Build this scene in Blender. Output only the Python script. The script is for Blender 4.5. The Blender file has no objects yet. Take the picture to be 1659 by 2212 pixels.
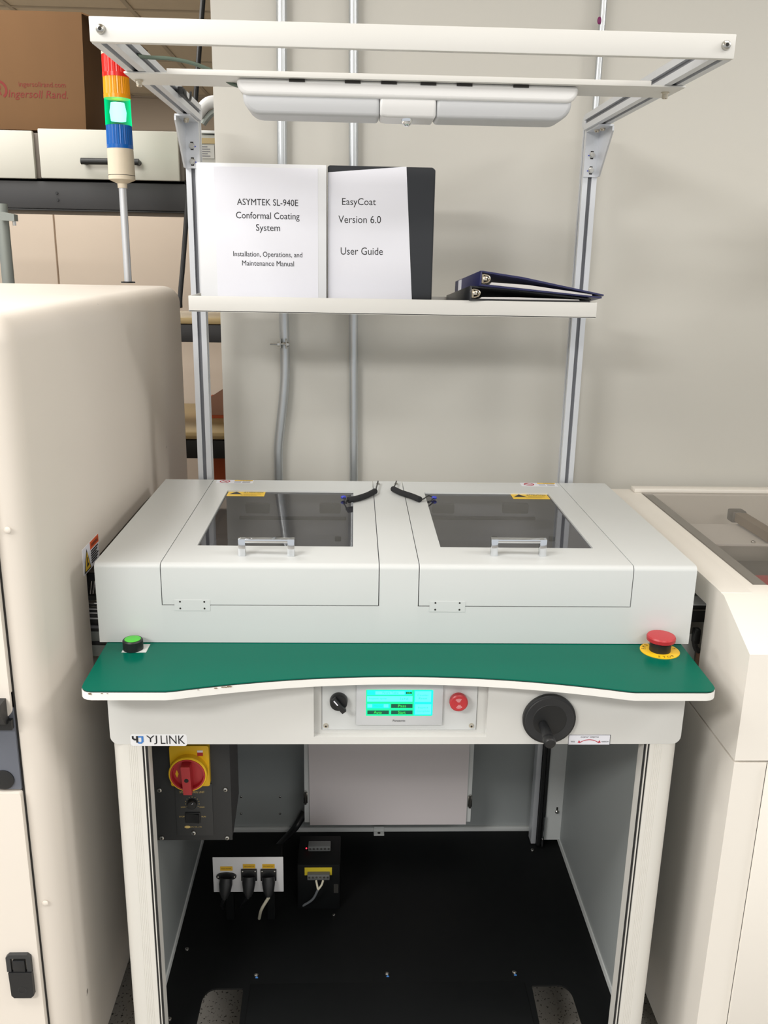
import bpy, bmesh, math, random
from mathutils import Vector, Matrix

random.seed(4)
SC = bpy.context.scene
COL = SC.collection
PI = math.pi

# ------------------------------------------------------------------ camera
W, H = 1659.0, 2212.0
FOC = 1906.8
PITCH, YAW, ROLL = math.radians(15.974), math.radians(2.1015), math.radians(1.0695)
CAM = Vector((-0.07769, -1.37734, 1.52561))
_f = Vector((math.sin(YAW) * math.cos(PITCH), math.cos(YAW) * math.cos(PITCH), -math.sin(PITCH)))
_r0 = Vector((math.cos(YAW), -math.sin(YAW), 0))
_u0 = _r0.cross(_f)
CR = _r0 * math.cos(ROLL) + _u0 * math.sin(ROLL)
CU = -_r0 * math.sin(ROLL) + _u0 * math.cos(ROLL)
CF = _f
cam_d = bpy.data.cameras.new('camera')
cam_d.sensor_fit = 'HORIZONTAL'
cam_d.sensor_width = 36.0
cam_d.lens = FOC / W * 36.0
cam_d.clip_start = 0.02
cam = bpy.data.objects.new('camera', cam_d)
COL.objects.link(cam)
cam.matrix_world = Matrix(((CR.x, CU.x, -CF.x, CAM.x), (CR.y, CU.y, -CF.y, CAM.y), (CR.z, CU.z, -CF.z, CAM.z), (0, 0, 0, 1)))
SC.camera = cam


def _ray(px, py):
    return CR * ((px - W / 2) / FOC) - CU * ((py - H / 2) / FOC) + CF


def at_y(px, py, y):          # point of the photograph that lies on the plane y = const
    d = _ray(px, py)
    return CAM + d * ((y - CAM.y) / d.y)


def at_z(px, py, z):
    d = _ray(px, py)
    return CAM + d * ((z - CAM.z) / d.z)


def at_x(px, py, x):
    d = _ray(px, py)
    return CAM + d * ((x - CAM.x) / d.x)


# ------------------------------------------------------------------ world, lights, exposure
world = bpy.data.worlds.new('room_ambience')
SC.world = world
world.use_nodes = True
bgn = world.node_tree.nodes['Background']
bgn.inputs[0].default_value = (0.95, 0.975, 1.0, 1)
bgn.inputs[1].default_value = 0.62


def area(name, loc, sx, sy, power, rot=(0, 0, 0), col=(1, 0.98, 0.945)):
    d = bpy.data.lights.new(name, 'AREA')
    d.shape = 'RECTANGLE'
    d.size, d.size_y = sx, sy
    d.energy = power
    d.color = col
    o = bpy.data.objects.new(name, d)
    o.location = loc
    o.rotation_euler = rot
    COL.objects.link(o)
    return o


CEIL = 2.72
for i, (lx, ly, p) in enumerate([(-1.5, -0.85, 30), (0.8, -0.85, 8), (-1.9, -2.4, 78), (0.8, -2.8, 30), (2.6, -0.85, 42), (-1.5, 1.1, 18), (-1.2, 2.1, 11), (-1.5, 4.6, 30), (-3.9, -0.85, 50), (-3.9, 3.4, 30)]):
    area('troffer_and_fill_light', (lx, ly, CEIL - 0.03), 1.2, 0.6, p)  # ceiling lights; those over the left background are added to brighten it

SC.view_settings.view_transform = 'Standard'
SC.view_settings.look = 'None'
SC.view_settings.exposure = 0.27
SC.view_settings.gamma = 1.0
SC.view_settings.use_curve_mapping = False


# ------------------------------------------------------------------ materials
def lin(c):
    return tuple(((v / 255) / 12.92 if v / 255 <= 0.04045 else ((v / 255 + 0.055) / 1.055) ** 2.4) for v in c)


MATS = {}


def mat(name, rgb, rough=0.5, metal=0.0, var=0.0, scale=8.0, bump=0.0, bscale=300.0, emit=0.0, emit_rgb=None, coat=0.0, spec=0.5, stretch=None, alpha=1.0):
    if name in MATS:
        return MATS[name]
    m = bpy.data.materials.new(name)
    m.use_nodes = True
    nt = m.node_tree
    b = nt.nodes['Principled BSDF']
    c = lin(rgb)
    b.inputs['Base Color'].default_value = (*c, 1)
    b.inputs['Roughness'].default_value = rough
    b.inputs['Metallic'].default_value = metal
    b.inputs['Specular IOR Level'].default_value = spec
    b.inputs['Coat Weight'].default_value = coat
    b.inputs['Alpha'].default_value = alpha
    if emit:
        b.inputs['Emission Color'].default_value = (*lin(emit_rgb or rgb), 1)
        b.inputs['Emission Strength'].default_value = emit
    if var or bump:
        tc = nt.nodes.new('ShaderNodeTexCoord')
        mp = nt.nodes.new('ShaderNodeMapping')
        if stretch:
            mp.inputs['Scale'].default_value = stretch
        nt.links.new(tc.outputs['Object'], mp.inputs[0])
    if var:
        n = nt.nodes.new('ShaderNodeTexNoise')
        n.inputs['Scale'].default_value = scale
        n.inputs['Detail'].default_value = 5
        nt.links.new(mp.outputs[0], n.inputs['Vector'])
        mx = nt.nodes.new('ShaderNodeMix')
        mx.data_type = 'RGBA'
        mx.inputs[6].default_value = (*[v * (1 - var) for v in c], 1)
        mx.inputs[7].default_value = (*[min(1, v * (1 + var)) for v in c], 1)
        nt.links.new(n.outputs[0], mx.inputs[0])
        nt.links.new(mx.outputs[2], b.inputs['Base Color'])
    if bump:
        n2 = nt.nodes.new('ShaderNodeTexNoise')
        n2.inputs['Scale'].default_value = bscale
        nt.links.new(mp.outputs[0], n2.inputs['Vector'])
        bp = nt.nodes.new('ShaderNodeBump')
        bp.inputs['Strength'].default_value = bump
        bp.inputs['Distance'].default_value = 0.0006
        nt.links.new(n2.outputs[0], bp.inputs['Height'])
        nt.links.new(bp.outputs[0], b.inputs['Normal'])
    MATS[name] = m
    return m


def spotted(m, rgb, scale, lo, hi):
    """scatter small worn spots of another colour over a material"""
    nt = m.node_tree
    b = nt.nodes['Principled BSDF']
    tc = nt.nodes.new('ShaderNodeTexCoord')
    n = nt.nodes.new('ShaderNodeTexNoise')
    n.inputs['Scale'].default_value = scale
    n.inputs['Detail'].default_value = 3
    nt.links.new(tc.outputs['Object'], n.inputs['Vector'])
    r = nt.nodes.new('ShaderNodeValToRGB')
    r.color_ramp.elements[0].position = lo
    r.color_ramp.elements[1].position = hi
    nt.links.new(n.outputs[0], r.inputs[0])
    mx = nt.nodes.new('ShaderNodeMix')
    mx.data_type = 'RGBA'
    nt.links.new(r.outputs[0], mx.inputs[0])
    src = b.inputs['Base Color']
    if src.links:
        nt.links.new(src.links[0].from_socket, mx.inputs[6])
    else:
        mx.inputs[6].default_value = src.default_value
    mx.inputs[7].default_value = (*lin(rgb), 1)
    nt.links.new(mx.outputs[2], b.inputs['Base Color'])
    return m


def acrylic(name, tint, rough=0.03, ior=1.49):
    """tinted clear sheet: see-through, mirror-like at a low angle"""
    m = bpy.data.materials.new(name)
    m.use_nodes = True
    nt = m.node_tree
    nt.nodes.clear()
    out = nt.nodes.new('ShaderNodeOutputMaterial')
    tr = nt.nodes.new('ShaderNodeBsdfTransparent')
    tr.inputs[0].default_value = (*tint, 1)
    gl = nt.nodes.new('ShaderNodeBsdfGlossy')
    gl.inputs['Roughness'].default_value = rough
    fr = nt.nodes.new('ShaderNodeFresnel')
    fr.inputs['IOR'].default_value = ior
    mx = nt.nodes.new('ShaderNodeMixShader')
    geo = nt.nodes.new('ShaderNodeNewGeometry')          # only the outer face mirrors, rays inside the sheet pass straight out
    inv = nt.nodes.new('ShaderNodeMath')
    inv.operation = 'SUBTRACT'
    inv.inputs[0].default_value = 1.0
    nt.links.new(geo.outputs['Backfacing'], inv.inputs[1])
    mul = nt.nodes.new('ShaderNodeMath')
    mul.operation = 'MULTIPLY'
    nt.links.new(fr.outputs[0], mul.inputs[0])
    nt.links.new(inv.outputs[0], mul.inputs[1])
    nt.links.new(mul.outputs[0], mx.inputs[0])
    nt.links.new(tr.outputs[0], mx.inputs[1])
    nt.links.new(gl.outputs[0], mx.inputs[2])
    nt.links.new(mx.outputs[0], out.inputs[0])
    return m


WHITE = mat('white_powder_coat', (206, 209, 209), 0.42, var=0.015, bump=0.05, bscale=900)
TWHITE = mat('white_table_paint', (210, 210, 207), 0.4, var=0.015)
CREAM = spotted(mat('cream_machine_paint', (226, 218, 208), 0.45, var=0.015, scale=3), (90, 84, 80), 26, 0.765, 0.79)
RWHITE = mat('warm_white_machine_paint', (236, 231, 223), 0.4, var=0.01)
WALL = mat('painted_partition', (208, 206, 199), 0.75, var=0.025, scale=2.2, bump=0.08, bscale=160)
FARWALL = mat('far_wall_paint', (176, 161, 143), 0.85, var=0.03, scale=2)
CEILM = mat('ceiling_tile', (196, 182, 158), 0.9, var=0.04, scale=30)
SEAM = mat('dark_seam', (40, 38, 36), 0.8)
ALU = mat('anodised_aluminium', (214, 217, 222), 0.4, metal=0.45, var=0.03, scale=60, stretch=(1, 1, 0.02))
ALUSLOT = mat('aluminium_slot', (112, 114, 120), 0.5)
LEGM = mat('leg_extrusion', (222, 220, 214), 0.45, metal=0.1, var=0.02, scale=40, stretch=(1, 1, 0.02))
GALV = mat('galvanised_steel', (196, 200, 203), 0.34, metal=0.85, var=0.12, scale=35, stretch=(1, 1, 0.25))
CHROME = mat('chrome', (225, 228, 232), 0.1, metal=1.0)
STEEL = mat('zinc_screw', (190, 188, 182), 0.25, metal=1.0)
BRASS = mat('nickel_ring', (214, 206, 190), 0.2, metal=1.0)
BLACKP = mat('black_plastic', (26, 27, 29), 0.42)
BLACKM = mat('black_metal', (24, 25, 26), 0.5, var=0.1, scale=30)
PANM = mat('black_base_pan', (8, 10, 11), 0.6, var=0.25, scale=9, spec=0.2)
RUBBER = mat('black_foam', (30, 31, 34), 0.85)
DGREY = mat('dark_grey_panel', (50, 51, 52), 0.6, var=0.04, scale=60)
BEAMG = mat('charcoal_beam', (58, 58, 60), 0.55, var=0.04)
GREEN = mat('green_esd_mat', (0, 98, 80), 0.2, var=0.05, scale=5, spec=0.09)
GREENEDGE = mat('mat_edge_dark', (16, 44, 38), 0.5)
EDGEW = spotted(mat('white_edge_band', (232, 231, 227), 0.45), (112, 90, 66), 42, 0.70, 0.735)
YELLOW = mat('yellow_plastic', (240, 193, 30), 0.4)
YSTICK = mat('yellow_sticker', (238, 198, 62), 0.5)
OSTICK = mat('orange_sticker', (216, 92, 44), 0.5)
REDP = mat('red_plastic', (184, 48, 54), 0.35)
REDINK = mat('red_ink', (190, 40, 62), 0.6)
BLUEINK = mat('blue_ink', (66, 130, 205), 0.5)
INK = mat('black_ink', (34, 34, 38), 0.6)
GREYINK = mat('grey_ink', (120, 120, 126), 0.6)
GOLDINK = mat('gold_ink', (214, 188, 116), 0.5)
PAPER = mat('white_paper', (232, 233, 242), 0.55)
PAPEREDGE = mat('paper_stack', (225, 222, 220), 0.7, var=0.06, scale=400, stretch=(0.05, 0.05, 1))
VINYLW = mat('white_vinyl', (232, 234, 238), 0.28, coat=0.3)
VINYLB = mat('black_vinyl', (34, 36, 40), 0.3, coat=0.2, var=0.1, scale=7)
VINYLN = mat('navy_vinyl', (30, 34, 86), 0.35)
CARD = mat('cardboard', (108, 77, 45), 0.85, var=0.07, scale=6, stretch=(3, 3, 0.6))
CARDD = mat('brown_carton', (168, 78, 42), 0.85, var=0.05)
CARDM = mat('tan_carton', (150, 112, 92), 0.85, var=0.05)
REDCARD = mat('red_print', (120, 40, 34), 0.8)
TANTOP = mat('tan_laminate', (178, 156, 112), 0.5, var=0.05)
BEIGE = mat('beige_cabinet_paint', (226, 210, 192), 0.6, var=0.02)
DRAWW = mat('drawer_paint', (206, 204, 194), 0.55, var=0.035, scale=9)
GREYTUBE = mat('grey_painted_tube', (142, 148, 144), 0.5, metal=0.3)
IVORY = mat('ivory_plastic', (226, 214, 192), 0.4)
DIFF = mat('lamp_diffuser', (196, 198, 201), 0.5)
LAMPW = mat('lamp_housing', (222, 222, 222), 0.35)
FLOORM = spotted(mat('speckled_floor_tile', (158, 154, 147), 0.5, var=0.05, scale=20), (44, 42, 40), 190, 0.605, 0.635)
BRIGHTGREEN = mat('green_button', (80, 196, 62), 0.4)
BEZEL = mat('grey_bezel', (202, 205, 208), 0.4)
SHELFP = mat('shelf_paint', (218, 217, 213), 0.45, var=0.01)
BLUEGREY = mat('blue_grey_recess', (96, 100, 110), 0.5)
CABLEG = mat('green_cable', (92, 108, 96), 0.5)
WIREW = mat('white_wire', (205, 200, 180), 0.5)
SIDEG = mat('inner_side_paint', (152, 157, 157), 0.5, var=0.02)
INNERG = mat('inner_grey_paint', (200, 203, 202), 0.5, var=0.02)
BLUEP = mat('blue_plastic', (60, 70, 190), 0.4)
PURPLE = mat('purple_sticker', (120, 28, 92), 0.5)
WOODB = mat('weathered_bracket', (138, 122, 104), 0.6, var=0.1)
LENSR = mat('red_lens', (226, 34, 26), 0.22, emit=0.12)
LENSO = mat('amber_lens', (240, 156, 14), 0.22, emit=0.10)
LENSB = mat('blue_lens', (4, 92, 176), 0.22, emit=0.06)
LENSG_CORE = mat('green_lamp_core', (190, 255, 235), 0.4, emit=3.2, emit_rgb=(170, 255, 232))
SCREEN_A = mat('screen_green', (0, 30, 20), 0.3, emit=1.0, emit_rgb=(0, 255, 160))
SCREEN_B = mat('screen_cyan', (0, 30, 30), 0.3, emit=1.0, emit_rgb=(0, 255, 226))
SCREEN_C = mat('screen_pale', (0, 30, 30), 0.3, emit=1.0, emit_rgb=(96, 255, 250))
SCREEN_D = mat('screen_dark', (0, 10, 6), 0.3, emit=1.0, emit_rgb=(4, 80, 62))
SCREEN_T = mat('screen_text', (0, 10, 6), 0.3, emit=1.0, emit_rgb=(60, 255, 90))
SCREEN_F = mat('screen_faint_text', (0, 10, 6), 0.3, emit=1.0, emit_rgb=(0, 214, 196))
SMOKED = acrylic('smoked_acrylic', (0.72, 0.72, 0.74), ior=1.95)
CLEARAC = acrylic('clear_acrylic', (0.9, 0.89, 0.88))
LEDRED = mat('red_led', (255, 40, 60), 0.4, emit=2.5)


def green_lens():
    m = bpy.data.materials.new('green_lens')
    m.use_nodes = True
    nt = m.node_tree
    nt.nodes.clear()
    out = nt.nodes.new('ShaderNodeOutputMaterial')
    tr = nt.nodes.new('ShaderNodeBsdfTransparent')
    tr.inputs[0].default_value = (0.45, 1.0, 0.85, 1)
    em = nt.nodes.new('ShaderNodeEmission')
    em.inputs[0].default_value = (*lin((0, 240, 150)), 1)
    em.inputs[1].default_value = 1.0
    gl = nt.nodes.new('ShaderNodeBsdfGlossy')
    gl.inputs['Roughness'].default_value = 0.2
    lw = nt.nodes.new('ShaderNodeLayerWeight')
    lw.inputs[0].default_value = 0.5
    mx = nt.nodes.new('ShaderNodeMixShader')
    nt.links.new(lw.outputs[1], mx.inputs[0])
    nt.links.new(tr.outputs[0], mx.inputs[1])
    nt.links.new(em.outputs[0], mx.inputs[2])
    nt.links.new(mx.outputs[0], out.inputs[0])
    return m


LENSG = green_lens()

# ------------------------------------------------------------------ mesh helpers
X3, Y3, Z3 = Vector((1, 0, 0)), Vector((0, 1, 0)), Vector((0, 0, 1))
_txt = {}


def text_shape(body, shear=0.0, spacing=1.0):
    k = (body, shear, spacing)
    if k in _txt:
        return _txt[k]
    cu = bpy.data.curves.new('lettering', 'FONT')
    cu.body = body
    cu.resolution_u = 3
    cu.shear = shear
    cu.space_character = spacing
    o = bpy.data.objects.new('lettering', cu)
    me = o.to_mesh()
    vs = [v.co.copy() for v in me.vertices]
    fs = [list(p.vertices) for p in me.polygons]
    o.to_mesh_clear()
    bpy.data.objects.remove(o)
    bpy.data.curves.remove(cu)
    _txt[k] = (vs, fs)
    return _txt[k]


class M:
    def __init__(self, *mats):
        self.v, self.f, self.fm, self.mats, self.mi = [], [], [], list(mats), 0

    def use(self, i):
        self.mi = i
        return self

    def add(self, vs, fs, tf=None):
        b = len(self.v)
        self.v += [Vector(tf @ Vector(p)) if tf is not None else Vector(p) for p in vs]
        for f in fs:
            self.f.append([i + b for i in f])
            self.fm.append(self.mi)
        return self

    def box(self, x0, x1, y0, y1, z0, z1, b=0.0, seg=2, tf=None):
        x0, x1, y0, y1, z0, z1 = min(x0, x1), max(x0, x1), min(y0, y1), max(y0, y1), min(z0, z1), max(z0, z1)
        if not b:
            vs = [(x, y, z) for z in (z0, z1) for y in (y0, y1) for x in (x0, x1)]
            return self.add(vs, [(0, 2, 3, 1), (4, 5, 7, 6), (0, 1, 5, 4), (2, 6, 7, 3), (0, 4, 6, 2), (1, 3, 7, 5)], tf)
        bm = bmesh.new()
        bmesh.ops.create_cube(bm, size=1)
        for v in bm.verts:
            v.co = Vector((x0 + (v.co.x + .5) * (x1 - x0), y0 + (v.co.y + .5) * (y1 - y0), z0 + (v.co.z + .5) * (z1 - z0)))
        bmesh.ops.bevel(bm, geom=bm.edges[:], offset=b, segments=seg, profile=0.5, affect='EDGES')
        bm.verts.index_update()
        self.add([v.co.copy() for v in bm.verts], [[v.index for v in f.verts] for f in bm.faces], tf)
        bm.free()
        return self

    def prism(self, poly, plane, a, b, tf=None):
        n = len(poly)
        mk = {'xy': lambda p, t: (p[0], p[1], t), 'xz': lambda p, t: (p[0], t, p[1]), 'yz': lambda p, t: (t, p[0], p[1])}[plane]
        vs = [mk(p, a) for p in poly] + [mk(p, b) for p in poly]
        fs = [list(range(n))[::-1], list(range(n, 2 * n))] + [(i, (i + 1) % n, n + (i + 1) % n, n + i) for i in range(n)]
        return self.add(vs, fs, tf)

    def lathe(self, prof, origin, axis=Z3, n=28, ribs=0.0, close=True):
        axis = Vector(axis).normalized()
        q = Z3.rotation_difference(axis)
        origin = Vector(origin)
        vs, fs = [], []
        for r, h in prof:
            for i in range(n):
                a = 2 * PI * i / n
                rr = r * (1 - (ribs if i % 2 else 0))
                vs.append(origin + q @ Vector((rr * math.cos(a), rr * math.sin(a), h)))
        for j in range(len(prof) - 1):
            for i in range(n):
                k = (i + 1) % n
                fs.append((j * n + i, j * n + k, (j + 1) * n + k, (j + 1) * n + i))
        if close:
            fs.append(list(range(n))[::-1])
            fs.append(list(range((len(prof) - 1) * n, len(prof) * n)))
        return self.add(vs, fs)

    def cyl(self, p0, p1, r0, r1=None, n=20):
        p0, p1 = Vector(p0), Vector(p1)
        return self.lathe([(r0, 0), (r0 if r1 is None else r1, (p1 - p0).length)], p0, p1 - p0, n)

    def tube(self, pts, r, n=10, k=6):
        pts = [Vector(p) for p in pts]
        if k > 1 and len(pts) > 2:
            P = [pts[0] * 2 - pts[1]] + pts + [pts[-1] * 2 - pts[-2]]
            out = []
            for i in range(1, len(P) - 2):
                for s in range(k):
                    t = s / k
                    a, b, c, d = P[i - 1], P[i], P[i + 1], P[i + 2]
                    out.append(0.5 * (2 * b + (c - a) * t + (2 * a - 5 * b + 4 * c - d) * t * t + (3 * b - a - 3 * c + d) * t ** 3))
            pts = out + [pts[-1]]
        rs = r if isinstance(r, (list, tuple)) else None
        vs, fs = [], []
        up = None
        for i, p in enumerate(pts):
            t = (pts[min(i + 1, len(pts) - 1)] - pts[max(i - 1, 0)]).normalized()
            if up is None:
                up = t.orthogonal().normalized()
            up = (up - t * up.dot(t)).normalized()
            s = t.cross(up)
            rr = r if rs is None else rs[0] + (rs[1] - rs[0]) * i / (len(pts) - 1)
            for j in range(n):
                a = 2 * PI * j / n
                vs.append(p + (up * math.cos(a) + s * math.sin(a)) * rr)
        m = len(pts)
        for i in range(m - 1):
            for j in range(n):
                q = (j + 1) % n
                fs.append((i * n + j, i * n + q, (i + 1) * n + q, (i + 1) * n + j))
        fs.append(list(range(n))[::-1])
        fs.append(list(range((m - 1) * n, m * n)))
        return self.add(vs, fs)

    def ball(self, c, r, sx=1, sy=1, sz=1, n=14):
        prof = [(math.sin(PI * i / 8) * r, -math.cos(PI * i / 8) * r) for i in range(1, 8)]
        b = len(self.v)
        self.lathe(prof, (0, 0, 0), Z3, n)
        for v in self.v[b:]:
            v.x, v.y, v.z = v.x * sx + c[0], v.y * sy + c[1], v.z * sz + c[2]
        return self

    def text(self, body, c, w=None, h=None, right=X3, up=Z3, shear=0.0, thick=0.0, spacing=1.0):
        vs, fs = text_shape(body, shear, spacing)
        if not vs:
            return self
        x0, x1 = min(v.x for v in vs), max(v.x for v in vs)
        y0, y1 = min(v.y for v in vs), max(v.y for v in vs)
        sx = w / (x1 - x0) if w else None
        sy = h / (y1 - y0) if h else None
        sx = sx or sy
        sy = sy or sx
        right, up, c = Vector(right), Vector(up), Vector(c)
        self.add([c + right * ((v.x - (x0 + x1) / 2) * sx) + up * ((v.y - (y0 + y1) / 2) * sy) for v in vs], fs)
        return self

    def flat(self, pts2, c, right=X3, up=Z3):
        c, right, up = Vector(c), Vector(right), Vector(up)
        return self.add([c + right * p[0] + up * p[1] for p in pts2], [list(range(len(pts2)))])

    def ring(self, c, r0, r1, right=X3, up=Z3, n=32, a0=0.0, a1=2 * PI):
        c, right, up = Vector(c), Vector(right), Vector(up)
        vs, fs = [], []
        for i in range(n + 1):
            a = a0 + (a1 - a0) * i / n
            d = right * math.cos(a) + up * math.sin(a)
            vs += [c + d * r0, c + d * r1]
        for i in range(n):
            fs.append((2 * i, 2 * i + 1, 2 * i + 3, 2 * i + 2))
        return self.add(vs, fs)

    def build(self, name, parent=None, label=None, smooth=True, kind=None, sharp=32):
        off = root_loc(parent)
        me = bpy.data.meshes.new(name)
        me.from_pydata([v - off for v in self.v], [], self.f)
        for mm in self.mats:
            me.materials.append(mm)
        for p, i in zip(me.polygons, self.fm):
            p.material_index = i
        bm = bmesh.new()
        bm.from_mesh(me)
        bmesh.ops.recalc_face_normals(bm, faces=bm.faces[:])
        bm.to_mesh(me)
        bm.free()
        if smooth:
            me.shade_smooth()
            me.set_sharp_from_angle(angle=math.radians(sharp))
        me.update()
        o = bpy.data.objects.new(name, me)
        COL.objects.link(o)
        if parent:
            o.parent = parent
        if label:
            o['label'] = label
        if kind:
            o['kind'] = kind
        return o


ROOT = {}


def root_loc(o):
    while o is not None and o.parent is not None:
        o = o.parent
    return Vector(o.location) if o is not None else Vector((0, 0, 0))


def thing(name, label, cat, loc=(0, 0, 0), group=None):
    o = bpy.data.objects.new(name, None)
    o.empty_display_size = 0.05
    o.location = loc
    COL.objects.link(o)
    return tag(o, label, cat, group)


def tag(o, label, cat, group=None):
    o['label'], o['category'] = label, cat
    if group:
        o['group'] = group
    return o


def struct(o):
    o['kind'] = 'structure'
    return o


def cut(o, *boxes):
    """take box-shaped openings out of a mesh object"""
    off = root_loc(o.parent)
    for (x0, x1, y0, y1, z0, z1) in boxes:
        c = M().box(x0 - off.x, x1 - off.x, y0 - off.y, y1 - off.y, z0 - off.z, z1 - off.z).build('cutter', smooth=False)
        md = o.modifiers.new('opening', 'BOOLEAN')
        md.operation = 'DIFFERENCE'
        md.object = c
        md.solver = 'EXACT'
        par = o.parent
        o.parent = None
        loc = o.location.copy()
        bpy.context.view_layer.update()
        me = bpy.data.meshes.new_from_object(o.evaluated_get(bpy.context.evaluated_depsgraph_get()))
        o.modifiers.clear()
        o.data = me
        o.parent = par
        bpy.data.objects.remove(c)
    o.data.shade_smooth()
    o.data.set_sharp_from_angle(angle=math.radians(32))
    return o


def soften(o, w, seg=3, ang=50):
    md = o.modifiers.new('rounded_edges', 'BEVEL')
    md.width = w
    md.segments = seg
    md.limit_method = 'ANGLE'
    md.angle_limit = math.radians(ang)
    return o


def rrect(x0, x1, y0, y1, r, n=5):
    out = []
    for cx, cy, a0 in ((x1 - r, y1 - r, 0), (x0 + r, y1 - r, PI / 2), (x0 + r, y0 + r, PI), (x1 - r, y0 + r, 1.5 * PI)):
        for i in range(n + 1):
            a = a0 + PI / 2 * i / n
            out.append((cx + r * math.cos(a), cy + r * math.sin(a)))
    return out


NEGY = Vector((0, -1, 0))


def screw(parent, p, r=0.004, axis=NEGY, m=None, name='screw', deep=True, label=None):
    s = M(m or STEEL, SEAM)
    s.lathe([(r, 0), (r, r * 0.25), (r * 0.85, r * 0.6), (r * 0.5, r * 0.8)], p, axis, 16)
    if deep:
        s.use(1).lathe([(r * 0.42, r * 0.8), (r * 0.40, r * 0.86)], p, axis, 6)
    return s.build(name, parent, label)


# ================================================================== structure
fl = struct(M(FLOORM).box(-6, 6, -5, 6.6, -0.05, 0).build('floor'))
ce = struct(M(CEILM).box(-6, 6, -5, 6.6, CEIL, CEIL + 0.05).build('ceiling'))
tb = M(mat('ceiling_grid', (170, 157, 136), 0.7))
for k in range(-8, 9):
    tb.box(k * 0.61 - 0.012, k * 0.61 + 0.012, 0.9, 6.5, CEIL - 0.006, CEIL)
for k in range(2, 11):
    tb.box(-5, 5, k * 0.61 - 0.012, k * 0.61 + 0.012, CEIL - 0.005, CEIL)
tb.build('trim_1', ce)
YW = 0.73
struct(M(WALL).box(-0.389, 4.0, YW, YW + 0.09, 0, CEIL).build('wall_back'))
struct(M(WALL).box(1.146, 1.20, -0.25, YW - 0.001, 0, 1.80, 0.004).build('wall_added_for_shade'))  # unseen low wall, added to shade the lower right of the partition
fw = struct(M(FARWALL).box(-6, 6, 6.2, 6.3, 0, CEIL).build('wall_far'))
M(mat('wall_rail', (120, 104, 88), 0.8)).box(-6, 6, 6.185, 6.2, 2.455, 2.467).build('trim_2', fw)
M(FARWALL).box(-6, 6, 6.19, 6.2, 2.467, 2.70).build('trim_3', fw)

# ================================================================== conduits on the partition
def conduit(label, pts, r, dots=None, k=6):
    t = thing('conduit', label, 'pipe', (pts[-1][0], pts[-1][1], 0))
    M(GALV).tube(pts, r, 16, k).build('pipe', t)
    return t


YC = YW - 0.018
c1 = [at_y(608, -60, YC), at_y(608.5, 150, YC), at_y(609.5, 340, YC), at_y(613, 660, YC), at_y(615, 745, YC), at_y(615.5, 810, YC), at_y(612, 865, YC), at_y(606, 920, YC), at_y(601.5, 970, YC), at_y(602, 1035, YC)]
x_end = c1[-1].x
c1.append(Vector((x_end, YC, 0.6)))
c1.append(Vector((x_end, YC, 0.05)))
con = conduit('galvanised conduit with an offset bend, behind the white manual', c1, 0.0112)
cp = at_y(612, 742, YC - 0.014)
g = M(STEEL)
g.box(cp.x - 0.0075, cp.x - 0.005, YC - 0.026, YC + 0.012, cp.z - 0.011, cp.z + 0.011, 0.001)
g.box(cp.x + 0.006, cp.x + 0.0085, YC - 0.026, YC + 0.012, cp.z - 0.011, cp.z + 0.011, 0.001)
g.cyl((cp.x - 0.030, YC - 0.020, cp.z - 0.001), (cp.x + 0.015, YC - 0.020, cp.z - 0.001), 0.0022, n=10)
g.cyl((cp.x - 0.013, YC - 0.020, cp.z - 0.001), (cp.x - 0.0075, YC - 0.020, cp.z - 0.001), 0.0055, n=6)
g.cyl((cp.x + 0.0085, YC - 0.020, cp.z - 0.001), (cp.x + 0.013, YC - 0.020, cp.z - 0.001), 0.0055, n=6)
g.tube([(cp.x - 0.006, YC - 0.012, cp.z), (cp.x, YC - 0.0135, cp.z), (cp.x + 0.007, YC - 0.012, cp.z)], 0.003, 8)
g.build('pipe_clamp', con, 'zinc clamp with a long bolt')
conduit('straight galvanised conduit on the partition, right of the bent one', [at_y(763.5, -60, YC), at_y(763.5, 360, YC), at_y(764, 1039, YC), Vector((at_y(764, 1039, YC).x, YC, 0.05))], 0.0103, k=1)
xt = at_y(1295.4, 120, YC).x
t = conduit('thin shiny conduit rising above the frame with a purple mark', [Vector((xt, YC, CEIL)), Vector((xt, YC, 1.5)), Vector((xt, YC, 0.05))], 0.0075, k=1)
pd = at_y(1296, 44, YC - 0.008)
M(PURPLE).ball((pd.x - 0.001, YC - 0.0062, pd.z), 0.0055, 0.8, 0.45, 1.4).build('paint_mark', t, 'purple paint mark')

# ================================================================== far background, left
YB = 1.55      # front of the workbench
cab = thing('storage_cabinet', 'tall beige two-door cabinet seen under the drawer shelf', 'cabinet', (-1.2, 3.0, 0))
M(BEIGE).box(-3.2, -0.1, 3.0, 3.5, 0, 1.79, 0.004).build('body', cab)
sx = at_y(115, 458, 2.98).x
M(BEIGE).box(sx - 1.1, sx - 0.004, 2.978, 3.0, 0.05, 1.78, 0.003).build('door', cab)
M(BEIGE).box(sx + 0.004, sx + 1.1, 2.978, 3.0, 0.05, 1.78, 0.003).build('door', cab)

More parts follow.
